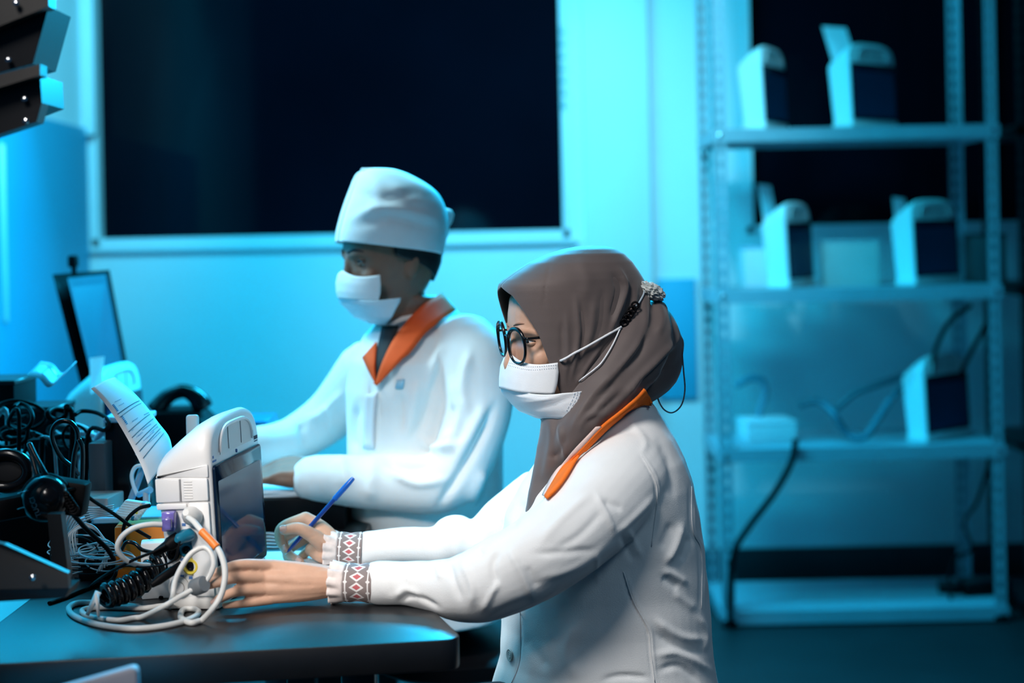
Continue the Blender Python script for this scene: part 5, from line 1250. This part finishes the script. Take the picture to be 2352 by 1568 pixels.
add('cup_block', ME('block', *bbox((0, 0, 0), (0.055, 0.035, 0.052), 0.006, 2, Matrix.Translation(P(160, 1140, 2.25)) @ Matrix.Rotation(R(10), 4, 'Y')), sharp=40), blackm_m, hp)
# ---------------------------------------------------------------- metal desk rack at the far left (trays above, foot below)
rk = thing('metal_rack', 'dark grey metal desk rack with screwed trays at the left edge', 'rack', tuple(Pz(60, 1380, ZD)))
def quadbox(c4, depth, d_list):                 # slab from four pixels with depths, thickness along +Y
    a = [P(x, y, d) for (x, y), d in zip(c4, d_list)]
    b = [p + Vector((0, depth, 0)) for p in a]
    V = [tuple(p) for p in a + b]
    return V, [(0, 1, 2, 3), (7, 6, 5, 4), (0, 4, 5, 1), (1, 5, 6, 2), (2, 6, 7, 3), (3, 7, 4, 0)]
add('foot_plate', ME('foot', *quadbox([(-60, 1238), (-8, 1240), (158, 1318), (160, 1352)], 0.006, [2.0, 2.0, 2.04, 2.04]), smooth=False) if False else ME('foot', *merge(quadbox([(-60, 1235), (10, 1250), (156, 1316), (158, 1352)], 0.012, [2.00, 2.00, 2.03, 2.03]), quadbox([(-60, 1235), (158, 1352), (80, 1354), (-60, 1356)], 0.012, [2.00, 2.03, 2.02, 2.00])), smooth=False), dsteel_m, rk)
add('foot_flange', ME('flange', *quadbox([(-60, 1354), (160, 1350), (150, 1372), (-60, 1385)], 0.05, [2.0, 2.03, 2.03, 2.0]), smooth=False), bsteel_m, rk)
add('upright', ME('upright', *quadbox([(108, 1180), (140, 1180), (158, 1330), (122, 1330)], 0.02, [2.15, 2.15, 2.15, 2.15]), smooth=False), bsteel_m, rk)
add('rear_upright', ME('rear', *quadbox([(-140, -200), (-60, -200), (-20, 1420), (-120, 1420)], 0.03, [2.02, 2.02, 2.05, 2.05]), smooth=False), dsteel_m, rk)
trays = [([(-120, 38), (-120, -60), (118, -60), (114, 12)], 2.00, 'dsteel'), ([(-120, 225), (-120, 190), (92, 147), (92, 175)], 2.02, 'dsteel')]
for nm, c4, dl, m in (('tray_lip', [(-120, 108), (-120, 20), (112, -30), (112, 14)], [1.98] * 4, dsteel_m), ('tray_side', [(-120, 200), (-120, 108), (112, 14), (76, 146)], [2.0] * 4, bsteel_m),
                      ('tray_lip', [(-120, 238), (-120, 200), (92, 147), (92, 172)], [1.98] * 4, dsteel_m), ('tray_side', [(-120, 320), (-120, 238), (92, 172), (96, 236)], [2.0] * 4, bsteel_m), ('tray_lip', [(-120, 348), (-120, 318), (96, 236), (84, 280)], [1.99] * 4, bsteel_m)):
    add(nm, ME(nm, *quadbox(c4, 0.10 if 'side' in nm else 0.03, dl), smooth=False), m, rk)
for x, y, d in ((20, 138, 1.995), (57, 228, 1.995), (60, 278, 1.985), (38, 8, 1.975), (75, 1326, 1.995)):
    add('screw', ME('screw', *lathe([(0.0040, 0), (0.0040, 0.002), (0.002, 0.0035), (0.0003, 0.0036)], 14, look(P(x, y, d), (0.0, -1, 0.1))), sharp=40), chrome_m, rk)
# ---------------------------------------------------------------- far left clutter on the second desk
place_m = monitor('defibrillator_monitor', 'white monitor standing behind the printed strip on the man\'s desk', (0, 0, 0), 0, detail=False)
pq = Pz(262, 1150, ZD)
place_m.location = (pq.x - 0.05, pq.y + 0.14, ZD); place_m.rotation_euler = (0, 0, R(-5))
def paperslip(name, label, c4, dl, cat_='paper'):
    return tag(add(name, ME(name, *quadbox(c4, 0.001, dl), smooth=False), paper_m), label, cat_)
paperslip('paper_slip', 'pale paper slip standing behind the second white monitor', [(206, 822), (240, 818), (232, 890), (208, 905)], [3.22, 3.26, 3.26, 3.22])
# tilted flat screen with webcam
ds = thing('flat_screen', 'black framed flat screen tilted back at the far left desk', 'screen', tuple(Pz(230, 1080, ZD)))
fr4 = [(120, 630), (244, 620), (292, 872), (186, 888)]; dl4 = [3.60, 3.74, 3.70, 3.56]
add('screen_frame', ME('frame', *quadbox(fr4, 0.03, dl4), smooth=False), blackm_m, ds)
cx_, cy_ = 210, 752
inn = [(x + (cx_ - x) * 0.10 + (26 if i in (0, 3) else 2), y + (cy_ - y) * 0.07) for i, (x, y) in enumerate(fr4)]
add('screen_panel', ME('panel', *quadbox(inn, 0.004, [d - 0.006 for d in dl4]), smooth=False), M_('blue_grey_screen', (0.045, 0.11, 0.16), 0.3), ds)
add('webcam', ME('webcam', *merge(bbox((0, 0, 0), (0.022, 0.03, 0.03), 0.006, 2, Matrix.Translation(P(168, 600, 3.66))), bbox((0, 0, 0), (0.012, 0.012, 0.05), 0.004, 2, Matrix.Translation(P(170, 618, 3.66)))), sharp=40), blackm_m, ds)
bs_ = Pz(235, 1085, ZD); 
add('screen_stand', ME('stand', *merge(tube([P(238, 870, 3.66), Vector((P(238, 870, 3.66).x, 3.67, ZD + 0.01))], [0.02, 0.025], 10), bbox((0, 0, 0.007), (0.18, 0.14, 0.014), 0.004, 2, Matrix.Translation((P(238, 870, 3.66).x, 3.67, ZD)))), sharp=40), blackm_m, ds)
# telephone-like dark device
ph_ = thing('desk_telephone', 'dark desk telephone with arched handset beyond the monitors', 'telephone', (P(415, 940, 3.5).x, 3.5, ZD))
px_ = P(420, 960, 3.5).x
add('phone_base', ME('pbase', *prism([(-0.075, 0), (0.085, 0), (0.085, 0.13), (0.04, 0.175), (-0.06, 0.175)], 0.15, axes((px_, 3.57, ZD + 0.002), (1, 0, 0), (0, 0, 1), (0, -1, 0)), b=0.008), sharp=40), blackm_m, ph_)
add('handset', ME('handset', *tube(cat([P(358, 944, 3.46), P(384, 912, 3.46), (P(420, 898, 3.46)), P(450, 912, 3.46), P(470, 940, 3.46)], 6), [0.024, 0.024, 0.023, 0.022, 0.021, 0.02, 0.019, 0.018, 0.017, 0.017, 0.017, 0.017, 0.017, 0.017, 0.017, 0.018, 0.019, 0.02, 0.021, 0.022, 0.023, 0.024, 0.024, 0.024, 0.022], 12)), blackp_m, ph_)
bl = thing('blue_crate', 'low blue crate at the far end of the man\'s desk', 'crate', (P(520, 950, 3.55).x, 3.55, ZD))
add('crate_body', ME('crate', *prism([(-0.06, 0), (0.11, 0), (0.055, 0.135), (-0.06, 0.145)], 0.14, axes((P(568, 960, 3.55).x, 3.64, ZD + 0.001), (1, 0, 0), (0, 0, 1), (0, -1, 0)), b=0.006), sharp=40), M_('blue_plastic', (0.05, 0.22, 0.42), 0.4), bl)
add('crate_rim', ME('rim', *bbox((0, 0, 0), (0.12, 0.145, 0.012), 0.003, 1, Matrix.Translation((P(564, 960, 3.55).x, 3.57, ZD + 0.137))), sharp=40), M_('deep_blue_plastic', (0.04, 0.16, 0.34), 0.4), bl)
# pile of black equipment at the left
for k, (px, py, d, sz, rz, lab) in enumerate(((5, 1010, 3.02, (0.10, 0.14, 0.30), 0, 'tall black equipment case at the left edge behind the headphones'), (112, 1060, 2.97, (0.072, 0.12, 0.25), 0, 'black equipment case behind the tall cord loop'), (60, 1060, 2.62, (0.09, 0.09, 0.13), 6, 'black power supply box behind the headphones'), (190, 1050, 2.92, (0.054, 0.10, 0.19), 0, 'slim black case beside the second white monitor'), (172, 1060, 2.68, (0.064, 0.07, 0.10), -4, 'small black box at the foot of the cord loop'))):
    boxy('equipment_case', lab, px, py, d, sz, rz, blackm_m, 'case', bsteel_m)
tg = random.Random(23)
for k in range(16):
    x0, y0, d0 = tg.uniform(10, 215), tg.uniform(930, 1060), tg.uniform(2.66, 2.86)
    w_, h_, ph = tg.uniform(18, 50), tg.uniform(15, 45), tg.uniform(0, 6.28)
    pts = [(x0 + w_ * math.cos(ph + i * 0.9) * (1 + 0.1 * i), y0 + h_ * math.sin(ph + i * 0.9) + 4 * i, d0 + 0.02 * math.sin(i * 1.3)) for i in range(tg.randint(5, 9))]
    pts.append((pts[-1][0] + tg.uniform(-15, 15), 1185, d0))
    cable('piled_cable', 'black cord in the blurred heap at the left' if k % 3 else 'blue-grey cord in the blurred heap at the left', pts, tg.choice([0.003, 0.004, 0.0055]), blackm_m if k % 3 else cableg_m, 7, 6, 'black cords heaped at the left' if k % 3 else 'blue-grey cords heaped at the left')
cable('pale_tube', 'pale bent tube in front of the second white monitor', [(262, 985, 2.80), (240, 990, 2.80), (222, 1010, 2.80), (220, 1040, 2.80), (238, 1062, 2.80), (258, 1075, 2.81)], 0.0065, bluep_m)
vis = cat([P(x, y, d) for x, y, d in ((62, 862, 2.85), (88, 868, 2.83), (112, 890, 2.82), (145, 862, 2.84))], 6)
vs2 = [Vector(p) + Vector((0.012, 0.05, 0.022)) for p in vis]
tag(add('clear_visor', ME('visor', *solid(grid([[Vector(a).lerp(b, t) for t in (0, 0.33, 0.66, 1)] for a, b in zip(vis, vs2)]), 0.0015)), M_('pale_visor', (0.35, 0.55, 0.65), 0.15, spec=0.7)), 'bent pale visor lying on the heap of cords', 'visor')
# chair in front of the desk, corner of its pale back in frame
ch = thing('plastic_chair', 'pale plastic chair back poking in at the bottom left', 'chair', (-0.62, 1.80, 0))
bk_ = rounded([(P(60, 1600, 1.84).x - 0.12, 0.46), (P(318, 1560, 1.84).x, 0.46), (P(318, 1530, 1.84).x, P(300, 1524, 1.84).z), (P(60, 1600, 1.84).x - 0.12, P(170, 1562, 1.84).z - 0.05)], [0.02, 0.02, 0.012, 0.04])
add('backrest', ME('back', *prism(bk_, 0.018, axes((0, 1.85, 0), (1, 0, 0), (0, 0, 1), (0, -1, 0)), b=0.004), sharp=40), M_('pale_lilac_plastic', (0.68, 0.68, 0.76), 0.5), ch)
xm = (bk_[0][0] + bk_[8][0]) / 2
add('seat', ME('seat', *bbox((xm, 1.64, 0.44), (0.42, 0.42, 0.03), 0.01), sharp=40), M_('pale_lilac_seat', (0.66, 0.66, 0.74), 0.5), ch)
for a in (-0.18, 0.18):
    for b in (1.46, 1.82):
        add('leg', ME('leg', *tube([(xm + a, b, 0.43), (xm + a * 1.1, b + (0.02 if b > 1.6 else -0.02), 0.0)], 0.012, 10)), chrome_m, ch)
    add('back_post', ME('post', *tube([(xm + a, 1.83, 0.43), (xm + a, 1.858, 0.62)], 0.010, 10)), chrome_m, ch)
# ---------------------------------------------------------------- things on the shelves
def on_shelf(name, label, px, d, zi, size, rz, m, cat_, lid=None):
    return boxy(name, label, px, 600, d, size, rz, m, cat_, lid, z=shelf_z[zi])
on_shelf('carton', 'beige carton between the two monitors on the middle shelf', 1950, DS + 0.28, 1, (0.19, 0.20, 0.155), -8, M_('beige_carton', (0.48, 0.44, 0.42), 0.7), 'box', M_('carton_flap', (0.40, 0.42, 0.44), 0.7))
on_shelf('pale_box', 'pale box at the left end of the middle shelf', 1738, DS + 0.34, 1, (0.11, 0.10, 0.14), 4, card_m, 'box', bluep_m)
on_shelf('grey_case', 'dark grey case at the right end of the middle shelf', 2262, DS + 0.26, 1, (0.10, 0.16, 0.17), 0, M_('case_grey', (0.05, 0.055, 0.06), 0.5), 'case', bsteel_m)
on_shelf('white_bundle_box', 'white box with wrapped leads at the left of the lower shelf', 1752, DS + 0.22, 2, (0.17, 0.16, 0.07), 6, card_m, 'box', paper_m)
on_shelf('black_adapter', 'black adapter on the bottom shelf at right', 2245, DS + 0.18, 3, (0.16, 0.08, 0.05), 8, blackm_m, 'adapter', bsteel_m)
on_shelf('black_adapter', 'smaller black adapter on the bottom shelf, left of the other', 2165, DS + 0.2, 3, (0.07, 0.05, 0.035), -20, blackm_m, 'adapter', bsteel_m)
def slip(label, px0, px1, py0, py1, d, lean, z):
    c4 = [(px0 - lean, py0), (px1 - lean, py0 + 4), (px1, py1), (px0, py1)]
    paperslip('paper_slip', label, c4, [d + 0.03, d + 0.05, d, d])
slip('pale paper slip sticking up behind the right monitor of the top shelf', 1930, 1985, 60, 200, DS + 0.30, 42, 0)
slip('pale paper slip behind the left monitor of the middle shelf', 1760, 1790, 422, 540, DS + 0.30, 20, 0)
slip('pale paper slip behind the right monitor of the middle shelf', 2062, 2090, 452, 560, DS + 0.26, 12, 0)
def scable(name, label, pts, r, m):
    return tag(add(name, ME(name, *tube(cat([P(x, y, d) for x, y, d in pts], 8), r, 8)), m), label, 'cable')
z2 = DS + 0.08
scable('thick_hose', 'thick grey hose sagging across the lower shelf to the monitor', [(1835, 930, z2 + 0.1), (1880, 922, z2 + 0.08), (1915, 950, z2), (1945, 995, z2), (1985, 1003, z2 - 0.02), (2015, 965, z2), (2055, 905, z2 + 0.05), (2100, 870, z2 + 0.12)], 0.012, M_('hose_slate', (0.08, 0.15, 0.19), 0.5))
scable('thick_hose', 'second grey hose arched behind the sagging one on the lower shelf', [(1915, 945, z2 + 0.12), (1960, 905, z2 + 0.12), (2010, 885, z2 + 0.12), (2060, 868, z2 + 0.14), (2120, 840, z2 + 0.16)], 0.011, M_('hose_slate2', (0.09, 0.17, 0.21), 0.5))
scable('thick_hose', 'short bent grey hose at the left of the lower shelf', [(1690, 885, z2 + 0.2), (1725, 868, z2 + 0.2), (1752, 875, z2 + 0.2), (1758, 905, z2 + 0.2), (1745, 945, z2 + 0.2), (1740, 985, z2 + 0.2)], 0.012, M_('hose_slate3', (0.12, 0.30, 0.38), 0.5))
scable('hanging_cable', 'dark cord hanging from the lower shelf along the left post', [(1828, 1008, DS - 0.02), (1818, 1060, DS - 0.03), (1780, 1130, DS - 0.03), (1720, 1210, DS - 0.03), (1686, 1270, DS - 0.03), (1678, 1360, DS - 0.03), (1678, 1440, DS - 0.03)], 0.011, blackm_m)
scable('hanging_cable', 'dark cord rising from the lower shelf monitor past the right post', [(2140, 860, DS + 0.1), (2150, 800, DS + 0.1), (2180, 740, DS + 0.12), (2230, 700, DS + 0.14)], 0.008, blackm_m)
scable('hanging_cable', 'second dark cord beside the right post of the lower shelf', [(2205, 860, DS + 0.1), (2235, 800, DS + 0.1), (2262, 750, DS + 0.12), (2275, 705, DS + 0.14)], 0.008, blackm_m)
scable('hanging_cable', 'dark cord dangling above the bottom shelf adapters', [(2275, 1050, DS + 0.1), (2245, 1150, DS + 0.1), (2215, 1200, DS + 0.1), (2232, 1260, DS + 0.1), (2195, 1280, DS + 0.1), (2180, 1330, DS + 0.1), (2185, 1385, DS + 0.1)], 0.006, blackm_m)
bc = thing('blind_chain', 'string of white beads hanging at the right edge of the big window', 'blind chain', tuple(P(1296, 232, YW - 0.05)))
for k in range(7):
    add('bead', ME('bead', *ball(P(1292 + k * 0.6, 60 + k * 28, YW - 0.05), 0.010, 12, 8)), frame_m, bc)
add('chain_cord', ME('ccord', *tube([P(1288, -350, YW - 0.05), P(1296, 240, YW - 0.05)], 0.002, 6)), frame_m, bc)
